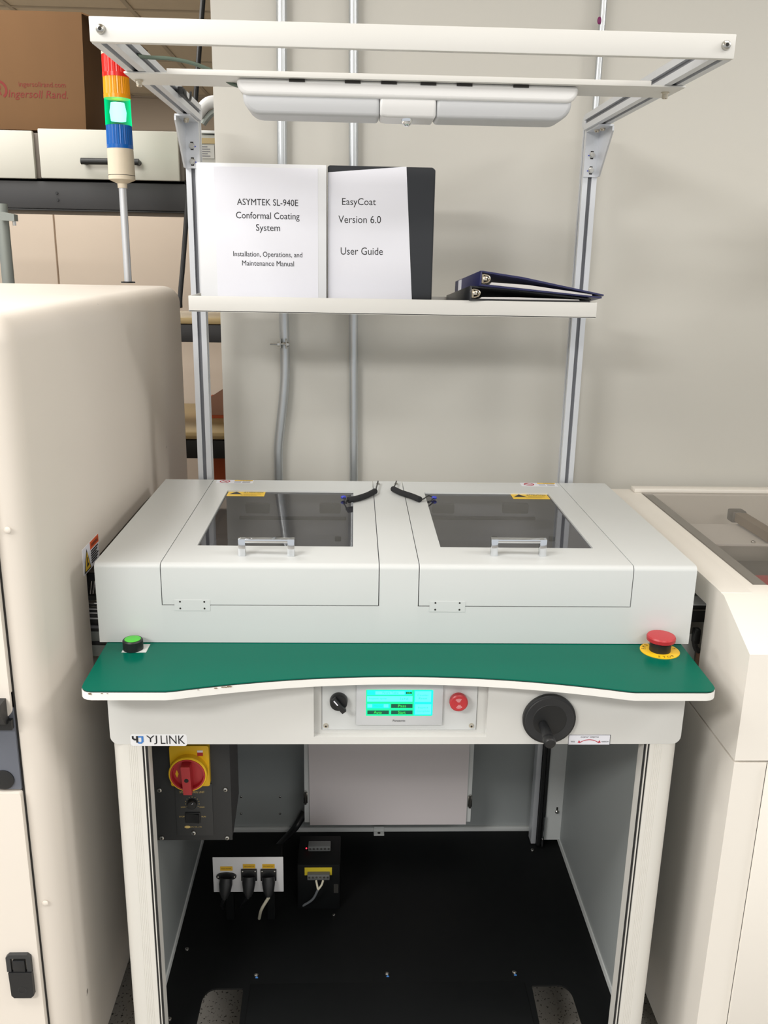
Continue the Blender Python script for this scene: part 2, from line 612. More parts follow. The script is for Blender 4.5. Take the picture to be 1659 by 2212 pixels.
bench = thing('workbench', 'dark steel workbench frame with tan worktops behind the machines', 'workbench', (-1.1, YB, 0))
zz = lambda py, y=YB, px=400: at_y(px, py, y).z
M(BEAMG).box(-2.2, at_y(403, 430, YB).x, YB, YB + 0.05, zz(457), zz(398), 0.003).build('upper_beam', bench)
M(BLACKM).box(-2.2, at_y(403, 430, YB).x, YB - 0.0, YB + 0.28, zz(457) - 0.006, zz(457) - 0.001, 0.001).build('shelf_bottom', bench)
M(BLACKM).box(-2.2, at_y(400, 430, YB).x, YB + 0.01, YB + 0.28, zz(398), zz(388), 0.001).build('drawer_rail', bench)
for px, py in ((123, 417), (125, 432)):
    q = at_y(px, py, YB)
    M(BLACKP).cyl((q.x, YB - 0.001, q.z), (q.x, YB - 0.004, q.z), 0.004, n=10).build('bolt', bench)
M(BEAMG).box(-2.2, -0.45, YB, YB + 0.04, zz(739), zz(701), 0.002).build('shelf_beam', bench)
M(TANTOP).box(-2.2, -0.45, YB - 0.004, YB + 0.35, zz(700), zz(686), 0.006).build('shelf_board', bench)
M(BLACKM).box(-2.2, -0.45, YB, YB + 0.04, zz(990), zz(951), 0.002).build('worktop_beam', bench)
M(TANTOP).box(-2.2, -0.42, YB - 0.004, YB + 0.6, zz(950), zz(950) + 0.028, 0.012).build('worktop', bench)
for lx in (-2.15, -0.47):
    M(BEAMG).box(lx - 0.03, lx + 0.03, YB + 0.36, YB + 0.42, 0, 1.9 if lx < -1 else 1.0, 0.002).build('upright', bench)

zb = zz(950) + 0.028
bx = at_y(478, 870, YB + 0.25)
ct = thing('carton', 'brown carton with slanted open flap on the tan worktop', 'box', (-0.50, YB + 0.3, zb))
M(CARDM).prism([(-0.62, zb + 0.012), (-0.42, zb + 0.012), (-0.42, zb + 0.19), (-0.62, zb + 0.06)], 'xz', YB + 0.26, YB + 0.262).build('flap', ct)
M(CARDD).box(-0.62, -0.42, YB + 0.262, YB + 0.46, zb, zb + 0.055).build('body', ct)
ct2 = thing('carton', 'rust-brown carton under the workbench beside the white post base', 'box', (-0.5, YB + 0.2, 0))
q0 = at_y(461, 1000, YB + 0.1)
M(CARDD).box(q0.x, q0.x + 0.35, YB + 0.1, YB + 0.5, 0, 0.90, 0.004).build('body', ct2)
M(CARDD).box(q0.x, q0.x + 0.35, YB + 0.1, YB + 0.3, 0.90, 0.904).build('flap', ct2)

# drawers on the upper beam
def drawer(px0, px1, py0, py1, label):
    a, b = at_y(px0, py0, YB - 0.01), at_y(px1, py1, YB - 0.01)
    t = thing('drawer_unit', label, 'drawer', ((a.x + b.x) / 2, YB, b.z), 'drawers on the workbench beam')
    M(DRAWW).box(a.x, b.x, YB - 0.01, YB + 0.008, b.z, a.z, 0.003).build('drawer_front', t)
    M(mat('drawer_body', (120, 112, 104), 0.7)).box(a.x + 0.006, b.x + 0.012, YB + 0.008, YB + 0.27, b.z + 0.002, a.z - 0.004, 0.002).build('drawer_body', t)
    return t, a, b


d1, a, b = drawer(-190, 77, 276, 386, 'off-white metal drawer cut off by the left edge, under the carton')
d2, a, b = drawer(80, 388, 277, 391, 'white metal drawer with a black bar handle behind the signal tower')
h0, h1 = at_y(175, 348, YB - 0.04), at_y(300, 350, YB - 0.04)
hb = M(BLACKP)
hb.tube([h0, h1], 0.0095, 12, 1)
hb.cyl(h0 + Vector((0.008, 0, 0)), h0 + Vector((0.008, 0.032, 0)), 0.009)
hb.cyl(h1 + Vector((-0.008, 0, 0)), h1 + Vector((-0.008, 0.032, 0)), 0.009)
hb.build('handle', d2, 'black bar handle')
M(BLACKM).box(-2.2, at_y(398, 390, YB).x, YB + 0.01, YB + 0.28, zz(398), zz(392)).build('runner', bench)

# cardboard box on the drawers
zt = max(at_y(100, 276, YB).z, 0)
A = at_y(-150, 25, YB + 0.06)
B = at_y(167, 26, YB + 0.06)
bxo = thing('cardboard_box', 'large brown cardboard box with red printing on top of the drawers', 'box', ((A.x + B.x) / 2, YB + 0.2, zt))
zt2 = B.z
bl, br = at_y(-150, 274, YB + 0.06).x, at_y(186, 278, YB + 0.06).x
M(CARD).prism([(A.x, zt), (br, zt), (B.x + 0.012, zt2), (A.x, zt2)], 'xz', YB + 0.06, YB + 0.36).build('body', bxo)
fl_ = M(CARD, CARDM)
fl_.add([(B.x + 0.012, YB + 0.06, zt2), (B.x + 0.012, YB + 0.36, zt2), (B.x + 0.14, YB + 0.36, zt2 - 0.04), (B.x + 0.125, YB + 0.08, zt2 - 0.035),
         (B.x + 0.012, YB + 0.06, zt2 - 0.004), (B.x + 0.012, YB + 0.36, zt2 - 0.004), (B.x + 0.14, YB + 0.36, zt2 - 0.044), (B.x + 0.125, YB + 0.08, zt2 - 0.039)],
        [(0, 1, 2, 3), (4, 5, 6, 7), (0, 1, 5, 4), (1, 2, 6, 5), (2, 3, 7, 6), (3, 0, 4, 7)])
fl_.build('flap', bxo)
yf = YB + 0.0594
w = M(REDCARD)
p = at_y(91, 184, yf); p2 = at_y(142, 184, yf)
w.text('ingersollrand.com', p, (at_y(142, 184, yf) - at_y(41, 184, yf)).length, None)
w.build('web_address', bxo)
w = M(REDCARD)
w.text('Ingersoll Rand.', at_y(82, 206, yf), (at_y(147, 206, yf) - at_y(19, 206, yf)).length, None, shear=0.2)
w.build('box_lettering', bxo)
w = M(REDCARD)
lc = at_y(-4, 194, yf)
rr = (at_y(16, 194, yf) - lc).length
w.ring(lc, rr * 0.74, rr, n=40, a0=-0.9, a1=PI + 0.9)
w.text('IR', lc + Vector((-0.004, 0, 0)), rr * 1.0, rr * 1.0, shear=0.2)
w.build('round_emblem', bxo)

# grey pipe with clamp, far left
tp = thing('tube_stand', 'grey upright tube with a clamp arm at the left edge', 'stand', (at_y(5, 600, 1.3).x, 1.3, 0))
qa = at_y(2, 440, 1.3)
M(GREYTUBE).cyl((qa.x, 1.3, 0.0), (qa.x, 1.3, qa.z), 0.017, n=20).build('pole', tp)
g = M(GREYTUBE)
qb, qc = at_y(4, 462, 1.28), at_y(36, 470, 1.28)
g.prism([(qb.x, qb.z + 0.006), (qc.x, qc.z + 0.008), (qc.x, qc.z - 0.010), (qb.x, qb.z - 0.018)], 'xz', 1.26, 1.29)
g.build('clamp_arm', tp)
M(STEEL).cyl((qc.x - 0.006, 1.275, qc.z - 0.022), (qc.x - 0.006, 1.275, qc.z - 0.006), 0.005, n=6).build('bolt', tp)

# black cable and small white things behind the frame post
M(BLACKP)
cb = tag(M(BLACKP).tube([at_y(445, -80, 1.3), at_y(437, 20, 1.3), at_y(428, 140, 1.28), at_y(419, 260, 1.26), at_y(408, 400, 1.25), at_y(396, 560, 1.22), at_y(389, 640, 1.2), at_y(389, 664, 1.19)], 0.0068, 10).build('power_cable'),
         'black cable slanting down behind the left frame post', 'cable')
wl = thing('curved_bracket', 'white curved arm with dark inner edge between post and partition', 'bracket', at_y(450, 280, 1.4))
g = M(LAMPW)
pts = [at_y(428, 248, 1.4), at_y(438, 234, 1.4), at_y(452, 222, 1.4), at_y(475, 219, 1.4)]
g.tube(pts, 0.017, 14)
g.build('arm', wl)
M(GREYTUBE).tube([p + Vector((0.012, 0.004, -0.024)) for p in pts], 0.009, 10).build('inner_rail', wl)
pc = at_y(438, 283, 1.45)
lb = thing('labelled_case', 'grey case with a tan band and printed label between post and partition', 'case', (pc.x, 1.45, at_y(440, 350, 1.45).z))
zt_, zb_ = at_y(440, 291, 1.45).z, at_y(440, 360, 1.45).z
M(mat('case_grey', (178, 176, 170), 0.6)).box(pc.x - 0.012, pc.x + 0.16, 1.452, 1.6, zb_ - 0.12, zt_, 0.003).build('body', lb)
M(LAMPW).box(pc.x - 0.012, pc.x + 0.16, 1.447, 1.6, zt_ + 0.004, zt_ + 0.012, 0.001).build('lid', lb)
M(TANTOP).box(pc.x - 0.012, pc.x + 0.16, 1.448, 1.452, at_y(440, 310, 1.45).z, at_y(440, 298, 1.45).z).build('band', lb)
g = M(mat('label_paper', (196, 194, 190), 0.7), GREYINK)
g.box(pc.x - 0.02, pc.x + 0.032, 1.4495, 1.4518, at_y(440, 342, 1.45).z, at_y(440, 313, 1.45).z)
g.use(1)
for k in range(5):
    zk = at_y(440, 317 + k * 5, 1.45).z
    g.box(pc.x - 0.012, pc.x + (0.012 if k in (0, 3) else 0.02), 1.4488, 1.4494, zk - 0.0012, zk + 0.0012)
g.build('printed_label', lb)

# ================================================================== left machine
LX, LY0, LY1, LZ = -0.545, -0.155, 1.10, 1.447
lm = thing('coating_machine', 'tall cream machine with rounded corners left of the work table', 'machine', (-1.0, 0.4, 0))
body = M(CREAM).box(-1.35, LX, LY0, LY1, 0.05, LZ, 0.042, 6).build('body', lm)
cut(body, (LX - 0.30, LX + 0.1, 0.10, 0.60, 0.79, 0.992))
M(DGREY).box(LX - 0.296, LX - 0.29, 0.10, 0.60, 0.79, 0.992).build('port_liner', lm)
for fx in (-1.25, -0.65):
    for fy in (0.0, 1.0):
        M(BLACKM).cyl((fx, fy, 0), (fx, fy, 0.06), 0.03).build('foot', lm)
yf = LY0
sx = lambda px, py: at_y(px, py, yf)
dx = sx(31, 1530).x
door = M(CREAM).prism(rrect(-1.30, dx, sx(15, 1541).z, 1.39, 0.012), 'xz', yf - 0.012, yf - 0.001).build('upper_door', lm)
M(SEAM).box(dx - 0.004, dx + 0.0028, yf - 0.0012, yf + 0.001, sx(107, 2212).z - 0.14, 1.39).build('door_seam', lm)
rz0, rz1 = sx(45, 1700).z, sx(15, 1541).z - 0.002
M(BLUEGREY).box(-1.30, dx, yf - 0.006, yf - 0.001, rz0, rz1 + 0.04).build('recess_panel', lm)
q = sx(11, 1679)
M(BLACKP).lathe([(0.0165, 0), (0.0165, 0.002), (0.014, 0.0025)], (q.x, yf - 0.006, q.z), NEGY, 28).build('round_plug', lm)
ldz = rz0 - 0.004
ldoor = M(CREAM).prism(rrect(-1.30, dx, 0.10, ldz, 0.004), 'xz', yf - 0.012, yf - 0.001).build('lower_door', lm)
# black pull handle at the foot of the upper door
hq0, hq1 = sx(-60, 1500), sx(19, 1500)
g = M(BLACKP)
zz0, zz1 = sx(15, 1552).z, sx(10, 1500).z
g.prism([(yf - 0.012, zz1), (yf - 0.034, zz1), (yf - 0.040, zz1 - 0.012), (yf - 0.024, zz0 + 0.003), (yf - 0.006, zz0 - 0.004)], 'yz', hq0.x, hq1.x)
g.box(hq0.x, dx - 0.001, yf - 0.014, yf - 0.006, zz0 - 0.012, zz0 + 0.004)
g.build('pull_handle', lm)
# latch on the lower door
la, lb_ = at_y(15, 2060, yf - 0.016), at_y(75, 2150, yf - 0.016)
lt = [at_y(px, py, yf - 0.014) for px, py in ((22, 2058), (60, 2058), (68, 2068), (76, 2140), (71, 2150), (31, 2150), (25, 2142), (15, 2068))]
x0, x1 = at_y(17, 2090, yf - .014).x, at_y(70, 2090, yf - .014).x
z0, z1 = at_y(45, 2150, yf - .014).z, at_y(45, 2059, yf - .014).z
g = M(BLACKP)
zs = z0 + (z1 - z0) * 0.60
g.prism([(x0 + 0.002, zs), (x1, zs), (x1, z0 + 0.005), (x1 - 0.005, z0), (x0 + 0.007, z0), (x0 + 0.003, z0 + 0.005)], 'xz', yf - 0.020, yf - 0.012)
g.box(x0 + 0.010, x1 - 0.010, yf - 0.019, yf - 0.012, zs, z1 - 0.012, 0.001)
g.build('latch', lm, 'black latch lever')
g = M(DGREY)
g.prism([(x0, zs + 0.001), (x0, z1 - 0.005), (x0 + 0.005, z1), (x1 - 0.005, z1), (x1, z1 - 0.005), (x1, zs + 0.001), (x1 - 0.007, zs + 0.001), (x1 - 0.007, z1 - 0.007), (x0 + 0.007, z1 - 0.007), (x0 + 0.007, zs + 0.001)], 'xz', yf - 0.0185, yf - 0.012)
g.build('latch_frame', lm)
M(DGREY).ring(((x0 + x1) / 2 + 0.002, yf - 0.0203, z0 + 0.016), 0.006, 0.0068).build('lock_mark', lm)
for px, py in ((15, 1146), (97, 1953)):
    q = at_y(px, py, yf - 0.001)
    M(CREAM).lathe([(0.0052, 0), (0.0048, 0.0012), (0.003, 0.0022), (0.001, 0.0025)], (q.x, yf + 0.001, q.z), NEGY, 20).build('plug', lm)
# warning sticker on the side
P0, P1 = at_x(177, 1190, LX), at_x(211, 1158, LX)
ys0, ys1 = P0.y, P1.y
zs1 = P0.z + 0.001
zs0 = at_x(182, 1244, LX).z
xs = LX + 0.0006
RY, UZ = Y3, Z3
st = M(PAPER).box(LX, xs, ys0, ys1, zs0, zs1).build('warning_sticker', lm)
ym = ys0 + (ys1 - ys0) * 0.46
o_ = M(OSTICK, YSTICK)
o_.box(xs, xs + 0.0003, ym, ys1, zs1 - (zs1 - zs0) * 0.30, zs1)
o_.build('sticker_header', st)
g = M(INK)
g.text('WARNING', (xs + 0.0008, (ym + ys1) / 2, zs1 - (zs1 - zs0) * 0.15), (ys1 - ym) * 0.8, 0.007, RY, UZ)
for k in range(6):
    zk = zs1 - (zs1 - zs0) * (0.38 + k * 0.09)
    g.box(xs, xs + 0.0004, ym + 0.003, ys1 - 0.006 - (k % 3) * 0.005, zk - 0.0014, zk + 0.0014)
g.build('sticker_text', st)
tcx, tcz, tr_ = (ys0 + ym) / 2, (zs0 + zs1) / 2 - 0.002, (ym - ys0) * 0.44
g = M(INK, YSTICK)
g.flat([(-tr_, -tr_), (tr_, -tr_), (0, tr_ * 1.1)], (xs + 0.0004, tcx, tcz), RY, UZ)
g.use(1).flat([(-tr_ * .78, -tr_ * .86), (tr_ * .78, -tr_ * .86), (0, tr_ * .82)], (xs + 0.0007, tcx, tcz), RY, UZ)
g.use(0).flat([(-tr_ * .3, -tr_ * .6), (tr_ * .4, -tr_ * .5), (tr_ * .1, -tr_ * .2), (tr_ * .15, tr_ * .3), (-tr_ * .1, tr_ * .3), (-tr_ * .12, -tr_ * .2)], (xs + 0.001, tcx, tcz), RY, UZ)
g.build('hazard_triangle', st)

# conveyor rails bridging the left gap
def rail_pts(px, py, x=-0.52):
    return at_x(px, py, x)


cv = thing('conveyor', 'dark conveyor rails crossing the gap between left machine and work table', 'conveyor', (-0.52, 0.16, 0.8))
def rail(name, py0, py1, m, y0=0.125, dy=0.03, px=200):
    z1_, z0_ = at_y(px, py0, y0).z, at_y(px, py1, y0).z
    return M(m).box(-0.80, -0.485, y0, y0 + dy, z0_, z1_, 0.0008).build(name, cv)
rail('rail_edge', 1302, 1305.5, CHROME)
rail('chain_guard', 1305.5, 1315, DGREY, 0.128)
rail('rail_edge', 1315, 1317.5, ALU)
rail('chain_guard', 1317.5, 1323.5, BLACKM, 0.128)
rail('rail_edge', 1323.5, 1326, ALU)
rail('chain_guard', 1326, 1335, DGREY, 0.128)
rail('rail_edge', 1335, 1338, ALU)
rail('side_plate', 1338, 1352, BLACKM, 0.13)
rail('side_plate', 1352, 1358, ALUSLOT, 0.125)
rail('side_plate', 1358, 1364, BLACKM, 0.13)
rail('side_plate', 1364, 1386, GREYTUBE, 0.132)
rail('side_plate', 1386, 1394, BLACKM, 0.13)
rail('motor_cover', 1394, 1418, GREYTUBE, 0.128)
for i in range(9):
    q = at_y(186 + i * 3.2, 1310, 0.127)
    M(STEEL).cyl((q.x, 0.1285, q.z), (q.x, 0.126, q.z), 0.0016, n=10).build('chain_roller', cv)
for px in (196, 202.5, 208):
    a_, b_ = at_y(px - 1.5, 1284, 0.15), at_y(px + 1.5, 1256, 0.17)
    M(CHROME).cyl(a_, b_, 0.0018, n=10).build('guide_rod', cv)
g = M(DGREY)
a_, b_ = at_y(182, 1258, 0.2), at_y(206, 1240, 0.26)
g.box(-0.62, -0.49, 0.19, 0.2, a_.z - 0.02, a_.z + 0.02)
g.box(-0.62, -0.49, 0.145, 0.19, at_y(195, 1300, .15).z, at_y(195, 1286, .15).z)
g.build('mounting_block', cv)

# signal tower on the machine
TP = at_z(277, 611, LZ)
ty = TP.y
tp_ = lambda py, px=262: at_y(px, py, ty).z
st_ = thing('signal_tower', 'red amber green blue signal tower lit green on the cream machine', 'signal light', (TP.x, ty, LZ))
tx = TP.x
M(ALU).cyl((tx, ty, LZ + 0.0002), (tx, ty, tp_(398)), 0.0105, n=20).build('pole', st_)
M(BLACKP).lathe([(0.020, 0), (0.020, 0.003), (0.012, 0.004)], (tx, ty, LZ + 0.0002), Z3, 20).build('base_ring', st_)
R_ = 0.0325 * 1.0
wpx = (at_y(293, 330, ty) - at_y(236, 330, ty)).length
R_ = wpx / 2
zA, zB, zC, zD, zE, zF = tp_(395), tp_(322), tp_(272), tp_(214), tp_(168), tp_(120)
M(IVORY, SEAM).lathe([(0.013, zA - 0.014), (0.0135, zA - 0.002), (R_ * 0.9, zA + 0.006), (R_, zA + 0.008), (R_, zA + 0.018), (R_ * .985, zA + 0.0182), (R_ * .985, zA + 0.0192), (R_, zA + 0.0195), (R_ * 0.97, zB)], (tx, ty, 0), Z3, 36).build('tower_base', st_)
M(SEAM).lathe([(R_ * 1.003, zA + 0.0185), (R_ * 1.003, zA + 0.0196)], (tx, ty, 0), Z3, 36).build('joint_line', st_)
for nm, za, zb2, m_ in (('blue_lens', zB, zC, LENSB), ('amber_lens', zD, zE, LENSO), ('red_lens', zE, zF, LENSR)):
    M(m_).lathe([(R_ * 0.98, za), (R_ * 0.98, za + 0.010)], (tx, ty, 0), Z3, 48).build(nm + '_collar', st_)
    M(m_).lathe([(R_ * 0.97, za + 0.010), (R_ * 0.95, zb2)], (tx, ty, 0), Z3, 72, ribs=0.03).build(nm, st_)
M(LENSG).lathe([(R_ * 0.97, zC), (R_ * 0.95, zD)], (tx, ty, 0), Z3, 48, close=False).build('green_lens', st_, 'lit green lens')
M(LENSG_CORE).lathe([(R_ * 0.55, zC + 0.012), (R_ * 0.62, (zC + zD) / 2), (R_ * 0.5, zD - 0.010)], (tx, ty, 0), Z3, 24).build('green_bulb', st_)
M(IVORY).lathe([(R_ * 0.96, zF), (R_ * 0.96, zF + 0.008), (R_ * 0.7, zF + 0.016), (0.004, zF + 0.02)], (tx, ty, 0), Z3, 36).build('cap', st_)

# ================================================================== right machine
RX, RT = 0.543, 0.996
rm = thing('buffer_machine', 'white machine with clear top window right of the work table', 'machine', (1.0, 0.3, 0))
RW = 0.69
prof = [(-0.134, 0.756), (-0.134, 0.943), (-0.017, RT), (RW, RT), (RW, 0.756)]
ub = M(RWHITE).prism(prof, 'yz', RX, 1.14).build('upper_body', rm)
wx0, wx1, wy0, wy1 = at_z(1388, 1068, RT).x, 1.11, at_z(1605, 1264, RT).y + 0.002, at_z(1500, 1066, RT).y
cut(ub, (wx0, wx1, wy0, wy1, 0.78, RT + 0.1), (RX - 0.1, RX + 0.03, 0.047, 0.5, 0.79, 0.955))
M(RWHITE).prism([(-0.134, 0.06), (-0.134, 0.752), (RW, 0.752), (RW, 0.06)], 'yz', RX, 1.14).build('lower_body', rm)
M(RWHITE).box(RX + 0.054, 1.13, -0.139, -0.134, 0.10, 0.752, 0.001).build('lower_door', rm)
M(SEAM).box(RX + 0.0535, RX + 0.0545, -0.1345, -0.1335, 0.10, 0.752).build('door_seam', rm)
M(SEAM).box(RX + 0.06, RX + 0.1, -0.1405, -0.1335, 0.749, 0.757).build('door_catch', rm)
for fx in (0.6, 1.08):
    for fy in (-0.05, 0.6):
        M(BLACKM).cyl((fx, fy, 0), (fx, fy, 0.07), 0.025).build('foot', rm)
# frame strip around the window and raised back rail
g = M(mat('window_gasket', (150, 147, 142), 0.5))
g.box(wx0, wx0 + 0.028, wy0, wy1, RT - 0.006, RT - 0.0022)
g.build('window_frame', rm)
M(CLEARAC).box(wx0 + 0.002, wx1, wy0, wy1, RT - 0.001, RT + 0.002).build('window', rm, 'clear acrylic window')
M(RWHITE).box(RX + 0.056, 1.14, wy1 + 0.001, RW, RT, RT + 0.010, 0.002).build('back_rail', rm)
M(RWHITE).box(RX + 0.0, RX + 0.053, -0.005, RW, RT, RT + 0.001).build('top_strip', rm)
# inside the window
g = M(mat('machine_inner_white', (222, 218, 214), 0.6))
g.box(wx0 + 0.002, 1.11, 0.404, 0.555, 0.946, 0.950)
g.build('inner_plate', rm)
M(mat('inner_floor_grey', (150, 146, 142), 0.6)).box(wx0 + 0.002, 1.11, wy0, 0.60, 0.84, 0.845).build('inner_floor', rm)
for px, py in ((1519, 1168), (1627, 1170)):
    q = at_z(px, py, 0.952)
    screw(rm, (q.x, q.y, 0.950), 0.005, Z3)
q = at_z(1603, 1262, 0.93)
M(REDP).box(q.x, q.x + 0.14, q.y, at_z(1603, 1241, 0.93).y, 0.846, 0.93, 0.004).build('red_block', rm)
q = at_z(1430, 1091, 0.956)
M(BLACKP).box(q.x - 0.011, q.x + 0.011, q.y - 0.008, q.y + 0.008, 0.9505, 0.956, 0.002).build('magnet', rm)
q = at_z(1475, 1078, 0.965)
M(WOODB).box(q.x - 0.027, q.x + 0.027, q.y - 0.012, q.y + 0.012, 0.9505, 0.968, 0.004).build('hinge_block', rm)
a_, b_ = at_z(1592, 1103, 0.975), at_z(1672, 1152, 0.975)
arm = M(WOODB)
dv = (b_ - a_).normalized()
nv = Vector((-dv.y, dv.x, 0)) * 0.013
arm.add([a_ - nv + Vector((0, 0, dz)) for dz in (-0.02, 0.0)] + [a_ + nv + Vector((0, 0, dz)) for dz in (-0.02, 0.0)] + [b_ - nv + Vector((0, 0, dz)) for dz in (-0.02, 0.0)] + [b_ + nv + Vector((0, 0, dz)) for dz in (-0.02, 0.0)],
        [(0, 1, 3, 2), (4, 5, 7, 6), (0, 1, 5, 4), (2, 3, 7, 6), (1, 3, 7, 5), (0, 2, 6, 4)])
arm.build('swing_arm', rm)
M(mat('clamp_grey', (112, 106, 100), 0.5, metal=0.4)).box(a_.x - 0.018, a_.x + 0.016, a_.y - 0.02, a_.y + 0.012, 0.9505, 0.978, 0.004).build('arm_clamp', rm)

cv2 = thing('conveyor', 'dark rail end and connectors in the gap right of the work table', 'conveyor', (0.52, 0.12, 0.8))
g = M(BLACKM)
def rb(x0, x1, py0, py1, y, m, name, px=1508, dy=0.04):
    z1_, z0_ = at_y(px, py0, y).z, at_y(px, py1, y).z
    return M(m).box(x0, x1, y, y + dy, z0_, z1_, 0.001).build(name, cv2)
rb(0.47, 0.62, 1305, 1308.5, 0.10, ALU, 'rail_edge')
rb(0.47, 0.62, 1308.5, 1317, 0.103, BLACKM, 'rail')
rb(0.47, 0.62, 1317, 1319, 0.10, STEEL, 'rail_edge')
rb(0.47, 0.62, 1319, 1344, 0.103, BLACKM, 'rail')
rb(0.47, 0.62, 1292, 1305, 0.145, GREYTUBE, 'rail_top', dy=0.15)
g = M(DGREY)
q1, q2, q3, q4 = (at_y(px, py, 0.085) for px, py in ((1508, 1358), (1500, 1375), (1503, 1400), (1513, 1408)))
g.tube([q1, q2, q3, q4], 0.005, 10)
g.build('connector_cable', cv2)
q = at_y(1505, 1372, 0.085)
M(BLACKP).box(q.x - 0.006, q.x + 0.006, 0.08, 0.095, q.z - 0.016, q.z + 0.012, 0.002).build('connector', cv2)
q = at_y(1511, 1422, 0.085)
M(CARDM).box(q.x - 0.004, q.x + 0.003, 0.08, 0.095, q.z - 0.02, q.z + 0.012, 0.001).build('copper_tab', cv2)
M(INNERG).box(0.492, 0.56, 0.11, 0.112, 0.76, 0.87).build('end_cover', cv2)

# ================================================================== the work table
wt = thing('work_table', 'white conveyor work table with green top and two windowed lids', 'work table', (0, 0.2, 0))
ZG = 0.899
# ---- hood
hood = M(WHITE)
def hood_prof(z0, rad=0.009, y1=0.572, z1=1.040):
    out = [(0, z0), (0, z1 - rad)]
    for i in range(1, 7):
        a = PI - PI / 2 * i / 6
        out.append((rad + rad * math.cos(a), z1 - rad + rad * math.sin(a)))
    return out + [(y1, z1), (y1, z0)]
LE = 0.3935
CE = 0.0325
hood.prism(hood_prof(0.9), 'yz', -0.5, -LE)
hood.prism(hood_prof(0.9), 'yz', LE, 0.5)
hood.prism(hood_prof(0.9), 'yz', -CE, CE)
for s in (-1, 1):
    hood.box(s * CE, s * LE, 0.0, 0.008, 0.9, 0.9665)
    hood.box(s * CE, s * LE, 0.566, 0.572, 0.9, 1.030)
hood.build('hood', wt)
inn = M(mat('hood_inside', (190, 191, 192), 0.7))
for s in (-1, 1):
    inn.box(s * CE, s * LE, 0.009, 0.565, 0.9, 0.903)
    inn.box(s * (CE + .0005), s * (CE + .002), 0.012, 0.565, 0.903, 1.02)
    inn.box(s * (LE - .002), s * (LE - .0005), 0.012, 0.565, 0.903, 1.02)
    inn.box(s * CE, s * LE, 0.563, 0.565, 0.903, 1.02)
inn.build('hood_liner', wt)
